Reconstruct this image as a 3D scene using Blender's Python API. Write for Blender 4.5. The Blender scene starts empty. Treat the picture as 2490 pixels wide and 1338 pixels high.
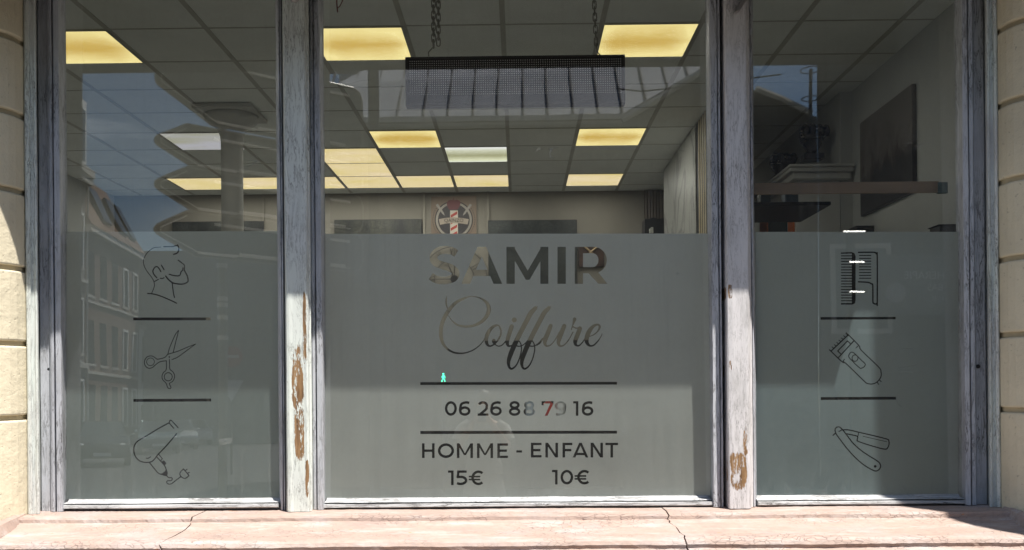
import bpy, bmesh, math, random
import numpy as np
from mathutils import Vector, Matrix
from mathutils.geometry import delaunay_2d_cdt
random.seed(7)
R = math.radians
sc = bpy.context.scene
col = sc.collection

# ------------------------------------------------------------------ camera
F, CX, CY = 2375.0, 1237.0, 930.0          # focal length and principal point in photo pixels
CAM = Vector((0, -4.4, 1.65))
yaw, roll = R(.6), R(.48)
fw = Vector((-math.sin(yaw), math.cos(yaw), 0)); rt = Vector((math.cos(yaw), math.sin(yaw), 0)); up = Vector((0, 0, 1))
r2 = rt*math.cos(roll) - up*math.sin(roll); u2 = up*math.cos(roll) + rt*math.sin(roll)
cd = bpy.data.cameras.new('camera'); cam = bpy.data.objects.new('camera', cd); col.objects.link(cam)
cam.matrix_world = Matrix(((r2.x, u2.x, -fw.x, CAM.x), (r2.y, u2.y, -fw.y, CAM.y), (r2.z, u2.z, -fw.z, CAM.z), (0, 0, 0, 1)))
cd.sensor_width = 36; cd.lens = F/2490*36
cd.shift_x = (1245-CX)/2490; cd.shift_y = (CY-669)/2490
cd.clip_start = .05; cd.clip_end = 2000
sc.camera = cam

# ------------------------------------------------------------------ sky, sun, exposure
SUN = Vector((.75, -1, 2.6)).normalized()          # towards the sun
el = math.asin(SUN.z); az = math.atan2(SUN.x, SUN.y)
w = bpy.data.worlds.new('World'); sc.world = w; w.use_nodes = True
nt = w.node_tree; nt.nodes.clear()
def N(t, ty, **k):
    n = t.nodes.new(ty)
    for a, b in k.items(): setattr(n, a, b)
    return n
sky = N(nt, 'ShaderNodeTexSky', sky_type='NISHITA', sun_disc=False, sun_elevation=el, sun_rotation=az, air_density=1.15, dust_density=.3, ozone_density=3.0)
tc = N(nt, 'ShaderNodeTexCoord'); mp = N(nt, 'ShaderNodeMapping'); mp.inputs['Scale'].default_value = (1.0, 1.0, 4.2)
no = N(nt, 'ShaderNodeTexNoise'); no.inputs['Scale'].default_value = 2.3; no.inputs['Detail'].default_value = 7; no.inputs['Roughness'].default_value = .55
rp = N(nt, 'ShaderNodeValToRGB'); rp.color_ramp.elements[0].position = .545; rp.color_ramp.elements[1].position = .72
mx = N(nt, 'ShaderNodeMixRGB'); mx.inputs[2].default_value = (12, 13.5, 15.5, 1)
bg = N(nt, 'ShaderNodeBackground'); bg.inputs['Strength'].default_value = .066
wo = N(nt, 'ShaderNodeOutputWorld')
L = nt.links.new
L(tc.outputs['Generated'], mp.inputs[0]); L(mp.outputs[0], no.inputs[0]); L(no.outputs[0], rp.inputs[0])
L(rp.outputs[0], mx.inputs[0]); L(sky.outputs[0], mx.inputs[1]); L(mx.outputs[0], bg.inputs[0]); L(bg.outputs[0], wo.inputs[0])
sd = bpy.data.lights.new('sun', 'SUN'); so = bpy.data.objects.new('sun', sd); col.objects.link(so)
sd.energy = 4.6; sd.angle = R(.55); sd.color = (1, .955, .88)
so.rotation_euler = SUN.to_track_quat('Z', 'Y').to_euler(); so.location = (8, -10, 20)
sc.view_settings.view_transform = 'Standard'; sc.view_settings.look = 'None'
sc.view_settings.gamma = 1; sc.view_settings.exposure = .95; sc.view_settings.use_curve_mapping = False
sc.render.engine = 'CYCLES'
sc.cycles.max_bounces = 10; sc.cycles.transparent_max_bounces = 16; sc.cycles.diffuse_bounces = 5; sc.cycles.glossy_bounces = 4
sc.cycles.use_denoising = True; sc.cycles.sample_clamp_indirect = 6; sc.cycles.caustics_reflective = False; sc.cycles.caustics_refractive = False

# ------------------------------------------------------------------ measuring: photo pixel -> point
def ray(px, py): return (fw + r2*((px-CX)/F) - u2*((py-CY)/F))
def P(px, py, y):                       # on the vertical plane at world y
    d = ray(px, py); t = (y-CAM.y)/d.y; return CAM + d*t
def X(px, y): return P(px, CY, y).x
def Z(py, y): return P(CX, py, y).z
TILT = -.0158; GC = Vector((0, 0, 2.25)); GN = Vector((0, -math.cos(TILT), -math.sin(TILT)))   # the old panes lean in a little at the top
def gy(z): return -(z-GC.z)*math.tan(TILT)
def PG(px, py, off=0.0):                # on the leaning pane
    d = ray(px, py); t = (GC-CAM).dot(GN)/d.dot(GN); p = CAM + d*t; return Vector((p.x, p.y+off, p.z))
def RV(px, py, dist):                   # a thing seen mirrored in the pane at total depth dist
    d = ray(px, py); p = CAM + d*(dist/d.y); k = (p-GC).dot(GN); return p - GN*(2*k)
def RX(px, dist): return RV(px, 1005, dist)

# ------------------------------------------------------------------ mesh helpers
def tag(o, label=None, cat=None, group=None, kind=None):
    if label: o['label'] = label
    if cat: o['category'] = cat
    if group: o['group'] = group
    if kind: o['kind'] = kind
    return o
def empty(name, loc=(0, 0, 0), label=None, cat=None, group=None, kind=None):
    o = bpy.data.objects.new(name, None); o.location = loc; o.empty_display_size = .1; col.objects.link(o)
    return tag(o, label, cat, group, kind)
class MB:
    def __init__(s, M=None): s.v = []; s.f = []; s.M = M
    def add(s, vs, fs):
        b = len(s.v)
        for p in vs:
            p = Vector(p); s.v.append(s.M @ p if s.M else p)
        s.f += [[i+b for i in f] for f in fs]; return s
    def box(s, a, b):
        x0, y0, z0 = a; x1, y1, z1 = b
        return s.add([(x0,y0,z0),(x1,y0,z0),(x1,y1,z0),(x0,y1,z0),(x0,y0,z1),(x1,y0,z1),(x1,y1,z1),(x0,y1,z1)],
                     [(3,2,1,0),(4,5,6,7),(0,1,5,4),(1,2,6,5),(2,3,7,6),(3,0,4,7)])
    def prism(s, pts, d):               # closed 3D polygon extruded by vector d
        n = len(pts); pts = [Vector(p) for p in pts]; d = Vector(d)
        return s.add(pts+[p+d for p in pts], [list(range(n))[::-1], [i+n for i in range(n)]] + [(i, (i+1)%n, (i+1)%n+n, i+n) for i in range(n)])
    def tube(s, pts, r, n=8, closed=False, caps=True):
        pts = [Vector(p) for p in pts]; m = len(pts); rs = r if isinstance(r, (list, tuple)) else [r]*m
        vs = []; prev = None
        for i, p in enumerate(pts):
            a = pts[i-1] if (i or closed) else p; b = pts[(i+1) % m] if (i < m-1 or closed) else p
            t = (b-a).normalized()
            q = Vector((0, 0, 1)) if abs(t.z) < .9 else Vector((1, 0, 0))
            if prev is None: u = t.cross(q).normalized()
            else:
                u = prev - t*prev.dot(t); u = u.normalized() if u.length > 1e-6 else t.cross(q).normalized()
            prev = u; v = t.cross(u)
            for k in range(n):
                an = 2*math.pi*k/n; vs.append(p + (u*math.cos(an) + v*math.sin(an))*rs[i])
        fs = []
        for i in range(m if closed else m-1):
            for k in range(n):
                a = i*n+k; b = i*n+(k+1) % n; c = ((i+1) % m)*n; fs.append((a, b, c+(k+1) % n, c+k))
        if caps and not closed: fs += [list(range(n))[::-1], [(m-1)*n+k for k in range(n)]]
        return s.add(vs, fs)
    def lathe(s, prof, c, n=20, axis='z'):
        vs = []
        for r, h in prof:
            for k in range(n):
                a = 2*math.pi*k/n; x, y = r*math.cos(a), r*math.sin(a)
                vs.append({'z': (c[0]+x, c[1]+y, c[2]+h), 'y': (c[0]+x, c[1]+h, c[2]+y), 'x': (c[0]+h, c[1]+x, c[2]+y)}[axis])
        m = len(prof)
        fs = [(i*n+k, i*n+(k+1) % n, (i+1)*n+(k+1) % n, (i+1)*n+k) for i in range(m-1) for k in range(n)]
        fs += [list(range(n))[::-1], [(m-1)*n+k for k in range(n)]]
        return s.add(vs, fs)
    def ball(s, c, r, n=10, sc_=(1, 1, 1)):
        prof = [(max(.02, math.sin(math.pi*i/n))*r, -math.cos(math.pi*i/n)*r) for i in range(n+1)]
        b = len(s.v); M = s.M; s.M = None; s.lathe(prof, (0, 0, 0), 2*n); 
        for i in range(b, len(s.v)):
            p = s.v[i]; q = Vector((c[0]+p.x*sc_[0], c[1]+p.y*sc_[1], c[2]+p.z*sc_[2])); s.v[i] = M @ q if M else q
        s.M = M; return s
    def build(s, name, mat, parent=None, bevel=0, smooth=False, jit=0):
        me = bpy.data.meshes.new(name); o = bpy.data.objects.new(name, me)
        off = Vector(parent.matrix_world.translation) if parent else Vector()
        if parent:
            q = parent; off = Vector(q.location)
            while q.parent: q = q.parent; off = off + Vector(q.location)
        vs = s.v
        if jit: vs = [v+Vector([random.uniform(-jit, jit) for _ in range(3)]) for v in vs]
        me.from_pydata([tuple(v-off) for v in vs], [], s.f); me.validate()
        bm = bmesh.new(); bm.from_mesh(me); bmesh.ops.recalc_face_normals(bm, faces=bm.faces); bm.to_mesh(me); bm.free()
        if smooth: me.polygons.foreach_set('use_smooth', [True]*len(me.polygons))
        me.materials.append(mat); col.objects.link(o)
        if parent: o.parent = parent
        if bevel:
            m = o.modifiers.new('bevel', 'BEVEL'); m.width = bevel; m.segments = 2; m.limit_method = 'ANGLE'
        return o

def wob():
    a = [(random.uniform(2, 5), random.uniform(0, 6)), (random.uniform(9, 16), random.uniform(0, 6)), (random.uniform(25, 40), random.uniform(0, 6))]
    return lambda t: math.sin(a[0][0]*t+a[0][1])+.5*math.sin(a[1][0]*t+a[1][1])+.22*math.sin(a[2][0]*t+a[2][1])
def vstrip(name, prof, z0, z1, mat, parent=None, back=.03, seg=60, jit=.0009):
    """upright moulding: prof = front outline as (photo px, y), left to right"""
    pts = [(X(px, y), y) for px, y in prof]
    ring = pts + [(pts[-1][0], back), (pts[0][0], back)]
    m = MB(); n = len(ring); vs = []; W = [(wob(), wob()) for _ in ring]
    for i in range(seg+1):
        z = z0+(z1-z0)*i/seg
        for j, (x, y) in enumerate(ring):
            k = jit if j < len(pts) else 0
            vs.append((x+W[j][0](z)*k*.7, y+W[j][1](z)*k*.35, z))
    fs = [(i*n+j, i*n+(j+1) % n, (i+1)*n+(j+1) % n, (i+1)*n+j) for i in range(seg) for j in range(n)]
    fs += [list(range(n))[::-1], [seg*n+j for j in range(n)]]
    m.add(vs, fs); return m.build(name, mat, parent)
def hstrip(name, prof, x0, x1, mat, parent=None, back=.03, seg=60, jit=.0009, base=None):
    """level moulding: prof = (y, z) outline from top to bottom"""
    ring = list(prof) + [(back, prof[-1][1]), (back, prof[0][1])]
    m = MB(); n = len(ring); vs = []; W = [(wob(), wob()) for _ in ring]
    for i in range(seg+1):
        x = x0+(x1-x0)*i/seg
        for j, (y, z) in enumerate(ring):
            k = jit if j < len(prof) else 0
            vs.append((x, y+W[j][0](x)*k*.5, z+W[j][1](x)*k*.8))
    fs = [(i*n+j, i*n+(j+1) % n, (i+1)*n+(j+1) % n, (i+1)*n+j) for i in range(seg) for j in range(n)]
    fs += [list(range(n))[::-1], [seg*n+j for j in range(n)]]
    m.add(vs, fs); return m.build(name, mat, parent)

# ------------------------------------------------------------------ materials
def mat(name):
    m = bpy.data.materials.new(name); m.use_nodes = True; t = m.node_tree; t.nodes.clear()
    return m, t, N(t, 'ShaderNodeOutputMaterial')
def lk(t, a, b): t.links.new(a, b)
def noise(t, scale, det=4, rough=.5, vec=(1, 1, 1), dist=0):
    g = N(t, 'ShaderNodeNewGeometry'); mp = N(t, 'ShaderNodeMapping'); mp.inputs['Scale'].default_value = vec
    n = N(t, 'ShaderNodeTexNoise'); n.inputs['Scale'].default_value = scale; n.inputs['Detail'].default_value = det
    n.inputs['Roughness'].default_value = rough; n.inputs['Distortion'].default_value = dist
    lk(t, g.outputs['Position'], mp.inputs[0]); lk(t, mp.outputs[0], n.inputs[0]); return n.outputs[0]
def ramp(t, src, stops):
    r = N(t, 'ShaderNodeValToRGB'); e = r.color_ramp.elements
    while len(e) < len(stops): e.new(.5)
    for i, (p, c) in enumerate(stops):
        e[i].position = p; e[i].color = (c, c, c, 1) if isinstance(c, (int, float)) else (*c, 1)
    lk(t, src, r.inputs[0]); return r.outputs[0]
def mixc(t, f, a, b, mode='MIX'):
    m = N(t, 'ShaderNodeMixRGB', blend_type=mode)
    for s, i in ((f, 0), (a, 1), (b, 2)):
        if isinstance(s, (int, float)): m.inputs[i].default_value = s if i == 0 else (s, s, s, 1)
        elif isinstance(s, tuple): m.inputs[i].default_value = (*s, 1)
        else: lk(t, s, m.inputs[i])
    return m.outputs[0]
def mth(t, op, a, b=0.0, c=None):
    m = N(t, 'ShaderNodeMath', operation=op)
    for i, s in enumerate((a, b) if c is None else (a, b, c)):
        if isinstance(s, (int, float)): m.inputs[i].default_value = s
        else: lk(t, s, m.inputs[i])
    return m.outputs[0]
def bump(t, h, st, dist=.01):
    b = N(t, 'ShaderNodeBump'); b.inputs['Strength'].default_value = st; b.inputs['Distance'].default_value = dist
    lk(t, h, b.inputs['Height']); return b.outputs[0]
def bsdf(t, out, color, rough=.6, metal=0, nrm=None, spec=.5):
    b = N(t, 'ShaderNodeBsdfPrincipled')
    if isinstance(color, tuple): b.inputs['Base Color'].default_value = (*color, 1)
    else: lk(t, color, b.inputs['Base Color'])
    b.inputs['Roughness'].default_value = rough; b.inputs['Metallic'].default_value = metal
    b.inputs['Specular IOR Level'].default_value = spec
    if nrm is not None: lk(t, nrm, b.inputs['Normal'])
    lk(t, b.outputs[0], out.inputs[0]); return b
_mc = {}
def flat(name, c, rough=.6, metal=0, var=.12, sc_=6, bmp=0.0, vec=(1, 1, 1), spec=.5):
    """plain surface with gentle mottling"""
    if name in _mc: return _mc[name]
    m, t, o = mat(name); n = noise(t, sc_, 6, .6, vec)
    lo = tuple(x*(1-var) for x in c); hi = tuple(min(1, x*(1+var)) for x in c)
    cc = ramp(t, n, [(.3, lo), (.7, hi)])
    bsdf(t, o, cc, rough, metal, bump(t, noise(t, sc_*8, 4, .6, vec), bmp) if bmp else None, spec)
    _mc[name] = m; return m
def glow(name, c, s, var=0.0):
    if name in _mc: return _mc[name]
    m, t, o = mat(name); e = N(t, 'ShaderNodeEmission'); e.inputs[0].default_value = (*c, 1); e.inputs[1].default_value = s
    if var:
        n = noise(t, 1.3, 3, .5, (1, 2.5, 1)); lk(t, ramp(t, n, [(.3, tuple(x*(1-var)*(.95 if i < 2 else .6) for i, x in enumerate(c))), (.65, c)]), e.inputs[0])
    lk(t, e.outputs[0], o.inputs[0]); _mc[name] = m; return m

def paint(name, base, patches=(), horiz=False, peel=.70, crack=.5, tint=None):
    """old gloss paint over timber: brush mottling, long splits, flaking down to brown wood"""
    m, t, o = mat(name)
    lv = (9, 30, 1.3) if not horiz else (1.3, 30, 14)
    g = N(t, 'ShaderNodeNewGeometry')
    mott = noise(t, 3.5, 7, .62, (2.2, 1, .7) if not horiz else (.7, 1, 2.2))
    c = ramp(t, mott, [(.28, tuple(x*.86 for x in base)), (.5, base), (.75, tuple(min(1, x*1.08) for x in base))])
    dirt = ramp(t, noise(t, 9, 8, .7, (1, 1, .35) if not horiz else (.35, 1, 1)), [(.52, 0), (.78, 1)])
    c = mixc(t, mth(t, 'MULTIPLY', dirt, .55), c, (.27, .265, .25))
    if tint: c = mixc(t, ramp(t, noise(t, 1.7, 3, .5, (2, 1, 1)), [(.35, 0), (.62, 1)]), c, tint)
    # thin lines running with the grain
    cn = noise(t, 11, 9, .72, (5, 5, .55) if not horiz else (.55, 5, 5), .7)
    band = mth(t, 'ABSOLUTE', mth(t, 'SUBTRACT', cn, .5))
    region = ramp(t, noise(t, 2.6, 4, .6), [(.40, .15), (.58, 1)])
    line = mth(t, 'MULTIPLY', ramp(t, band, [(.0, 1), (.011*crack*2, .0)]), region)
    # short cross crackle
    cn2 = noise(t, 26, 6, .6, (1.4, 1, 1), .4)
    line2 = mth(t, 'MULTIPLY', ramp(t, mth(t, 'ABSOLUTE', mth(t, 'SUBTRACT', cn2, .5)), [(0, 1), (.006, 0)]), ramp(t, noise(t, 4.1, 3, .6), [(.6, 0), (.66, .8)]))
    line = mth(t, 'MAXIMUM', line, line2)
    # flaked places
    pn = noise(t, 22, 9, .74, (1.8, 1.5, .42) if not horiz else (.38, 1.5, 1.5))
    bias = None
    sx = N(t, 'ShaderNodeSeparateXYZ'); lk(t, g.outputs['Position'], sx.inputs[0])
    for (pcx, pcz, rx, rz) in patches:
        a = mth(t, 'POWER', mth(t, 'ABSOLUTE', mth(t, 'DIVIDE', mth(t, 'SUBTRACT', sx.outputs[0], pcx), rx)), 3)
        b = mth(t, 'POWER', mth(t, 'ABSOLUTE', mth(t, 'DIVIDE', mth(t, 'SUBTRACT', sx.outputs[2], pcz), rz)), 3)
        q = mth(t, 'MAXIMUM', mth(t, 'SUBTRACT', 1, mth(t, 'ADD', a, b)), 0)
        bias = q if bias is None else mth(t, 'MAXIMUM', bias, q)
    ps = pn if bias is None else mth(t, 'ADD', pn, mth(t, 'MULTIPLY', mth(t, 'MINIMUM', bias, .6), .42))
    pm = ramp(t, ps, [(peel, 0), (peel+.012, 1)])
    wood = ramp(t, noise(t, 30, 5, .6, (3, 3, .25) if not horiz else (.25, 3, 3)), [(.3, (.10, .055, .025)), (.55, (.27, .155, .07)), (.75, (.42, .29, .16))])
    c = mixc(t, line, c, (.05, .045, .04))
    edge = ramp(t, ps, [(peel-.012, 0), (peel-.004, .8), (peel, 0)])
    c = mixc(t, pm, c, wood); c = mixc(t, edge, c, (.10, .09, .085))
    h = mth(t, 'SUBTRACT', mth(t, 'MULTIPLY', mott, .3), mth(t, 'ADD', mth(t, 'MULTIPLY', line, .6), mth(t, 'MULTIPLY', pm, .5)))
    h = mth(t, 'ADD', h, mth(t, 'MULTIPLY', noise(t, 40, 4, .6, (3, 3, .12) if not horiz else (.12, 3, 3)), .10))
    b = bsdf(t, o, c, .5, 0, bump(t, h, .38, .005)); return m

def stone(name, base, stain=.2, joints=False):
    m, t, o = mat(name)
    n1 = noise(t, 1.6, 6, .6); n2 = noise(t, 24, 6, .7)
    c = ramp(t, n1, [(.3, tuple(x*(1-stain) for x in base)), (.55, base), (.8, tuple(min(1, x*1.07) for x in base))])
    c = mixc(t, ramp(t, n2, [(.55, 0), (.85, .5)]), c, tuple(x*.7 for x in base))
    pit = ramp(t, noise(t, 70, 3, .5), [(.27, 1), (.33, 0)])
    c = mixc(t, mth(t, 'MULTIPLY', pit, .4), c, tuple(x*.45 for x in base))
    h = mth(t, 'SUBTRACT', mth(t, 'ADD', n2, mth(t, 'MULTIPLY', noise(t, 6, 4, .5), .8)), mth(t, 'MULTIPLY', pit, .5))
    bsdf(t, o, c, .85, 0, bump(t, h, .6, .008)); return m
def sillstone():
    m, t, o = mat('cracked pink sill coating')
    n1 = noise(t, 3.4, 9, .68, (1, 1.3, 1.3)); n2 = noise(t, 34, 8, .75)
    c = ramp(t, n1, [(.27, (.34, .25, .22)), (.48, (.41, .305, .255)), (.6, (.41, .325, .295)), (.76, (.45, .39, .365))])
    c = mixc(t, ramp(t, noise(t, 7, 6, .7, (.5, 2, 2)), [(.5, 0), (.7, .75)]), c, (.52, .485, .465))
    v = N(t, 'ShaderNodeTexVoronoi', feature='DISTANCE_TO_EDGE'); v.inputs['Scale'].default_value = 46
    g = N(t, 'ShaderNodeNewGeometry'); mp = N(t, 'ShaderNodeMapping'); mp.inputs['Scale'].default_value = (.62, 1, 1.3)
    vv = N(t, 'ShaderNodeMixRGB'); vv.inputs[0].default_value = .08
    nz = N(t, 'ShaderNodeTexNoise'); nz.inputs['Scale'].default_value = 12
    lk(t, g.outputs['Position'], mp.inputs[0]); lk(t, mp.outputs[0], nz.inputs[0]); lk(t, mp.outputs[0], vv.inputs[1]); lk(t, nz.outputs[1], vv.inputs[2]); lk(t, vv.outputs[0], v.inputs['Vector'])
    cr = mth(t, 'MULTIPLY', ramp(t, v.outputs[0], [(0, 1), (.055, 0)]), ramp(t, noise(t, 3.1, 5, .65, (.7, 2, 3)), [(.47, 0), (.62, .8)]))
    c = mixc(t, cr, c, (.16, .11, .10))
    chip = ramp(t, noise(t, 17, 3, .5, (.6, 1.6, 1.6)), [(.735, 0), (.75, 1)])
    c = mixc(t, chip, c, (.55, .25, .11))
    c = mixc(t, mth(t, 'MULTIPLY', ramp(t, n2, [(.45, 0), (.65, 1)]), .35), c, (.26, .21, .19))
    h = mth(t, 'SUBTRACT', mth(t, 'MULTIPLY', n2, .8), mth(t, 'MULTIPLY', cr, .9))
    bsdf(t, o, c, .8, 0, bump(t, h, .5, .006)); return m

def glassmat():
    m, t, o = mat('old window glass')
    lw = N(t, 'ShaderNodeLayerWeight'); lw.inputs['Blend'].default_value = .5
    wav = mth(t, 'ADD', noise(t, 1.1, 2, .4, (1.4, 1, .8)), mth(t, 'MULTIPLY', noise(t, 3.4, 1, .4), .15))
    nb = bump(t, wav, .10, .006)
    f = mth(t, 'ADD', mth(t, 'MULTIPLY', mth(t, 'POWER', lw.outputs['Facing'], 5), .9), .088)
    tr = N(t, 'ShaderNodeBsdfTransparent'); tr.inputs[0].default_value = (.955, .968, .96, 1)
    gl = N(t, 'ShaderNodeBsdfGlossy'); gl.inputs['Roughness'].default_value = .0; lk(t, nb, gl.inputs['Normal'])
    a = N(t, 'ShaderNodeMixShader'); lk(t, f, a.inputs[0]); lk(t, tr.outputs[0], a.inputs[1]); lk(t, gl.outputs[0], a.inputs[2])
    # dust, run marks and a few scratches
    st = mth(t, 'MULTIPLY', ramp(t, noise(t, 9, 6, .65, (4.5, 1, .14)), [(.53, 0), (.78, 1)]), ramp(t, noise(t, 1.0, 3, .5), [(.42, 0), (.62, 1)]))
    du = mth(t, 'MULTIPLY', ramp(t, noise(t, 60, 5, .7), [(.4, .2), (.7, 1)]), .018)
    scn = mth(t, 'ABSOLUTE', mth(t, 'SUBTRACT', noise(t, 1.8, 2, .5, (1, 1, 4), .3), .5))
    scr = mth(t, 'MULTIPLY', mth(t, 'MULTIPLY', ramp(t, scn, [(0, 1), (.0008, 0)]), ramp(t, noise(t, 3.2, 2, .5), [(.66, 0), (.69, 1)])), .18)
    g = N(t, 'ShaderNodeNewGeometry'); sx = N(t, 'ShaderNodeSeparateXYZ'); lk(t, g.outputs['Position'], sx.inputs[0])
    low = mth(t, 'MULTIPLY', mth(t, 'MAXIMUM', mth(t, 'SUBTRACT', 1, mth(t, 'MULTIPLY', mth(t, 'SUBTRACT', sx.outputs[2], 1.135), 16)), 0), ramp(t, noise(t, 40, 6, .7, (1, 1, .4)), [(.5, 0), (.75, .07)]))
    dm = mth(t, 'MINIMUM', mth(t, 'ADD', mth(t, 'ADD', mth(t, 'ADD', du, mth(t, 'MULTIPLY', st, .035)), scr), low), .6)
    df = N(t, 'ShaderNodeBsdfDiffuse'); df.inputs[0].default_value = (.75, .74, .72, 1)
    b = N(t, 'ShaderNodeMixShader'); lk(t, dm, b.inputs[0]); lk(t, a.outputs[0], b.inputs[1]); lk(t, df.outputs[0], b.inputs[2])
    lk(t, b.outputs[0], o.inputs[0]); return m
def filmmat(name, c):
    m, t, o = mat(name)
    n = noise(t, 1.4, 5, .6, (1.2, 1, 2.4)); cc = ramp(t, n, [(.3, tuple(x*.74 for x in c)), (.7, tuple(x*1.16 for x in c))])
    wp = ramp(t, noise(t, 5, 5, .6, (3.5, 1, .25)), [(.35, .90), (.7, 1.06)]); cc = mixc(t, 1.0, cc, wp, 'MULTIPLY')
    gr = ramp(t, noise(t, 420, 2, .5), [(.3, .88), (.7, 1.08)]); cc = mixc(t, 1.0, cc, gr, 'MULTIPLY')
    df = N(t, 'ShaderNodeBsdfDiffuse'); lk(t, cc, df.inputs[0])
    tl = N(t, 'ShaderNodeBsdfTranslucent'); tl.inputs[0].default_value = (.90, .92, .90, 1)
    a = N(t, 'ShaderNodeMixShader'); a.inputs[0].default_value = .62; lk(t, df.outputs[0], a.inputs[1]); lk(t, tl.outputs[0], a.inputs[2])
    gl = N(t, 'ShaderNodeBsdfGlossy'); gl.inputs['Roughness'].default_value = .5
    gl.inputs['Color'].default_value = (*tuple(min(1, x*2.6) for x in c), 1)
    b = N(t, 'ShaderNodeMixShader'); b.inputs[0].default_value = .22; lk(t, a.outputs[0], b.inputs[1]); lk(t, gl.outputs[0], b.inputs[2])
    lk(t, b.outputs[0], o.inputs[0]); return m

LILAC = (.49, .505, .545); WHITE = (.70, .70, .69)
M_frame = paint('flaking lilac grey frame paint', LILAC, peel=.705, crack=1.5)
M_frameh = paint('flaking white rail paint', (.50, .505, .515), horiz=True, peel=.70, crack=1.8)
M_post = {}
stone_m = stone('cream painted stone', (.68, .61, .455))
mortar = stone('groove stone', (.50, .42, .28), .3)
M_sill = sillstone()
M_glass = glassmat()
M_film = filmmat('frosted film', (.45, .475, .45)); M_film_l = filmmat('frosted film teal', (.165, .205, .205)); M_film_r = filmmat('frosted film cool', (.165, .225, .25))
black = flat('matt black', (.012, .012, .014), .45, var=.2)
gap = flat('dark crevice backing', (.035, .03, .03), .9, var=.4, sc_=30)  # near-black colour for the strips behind the frame gaps

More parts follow.
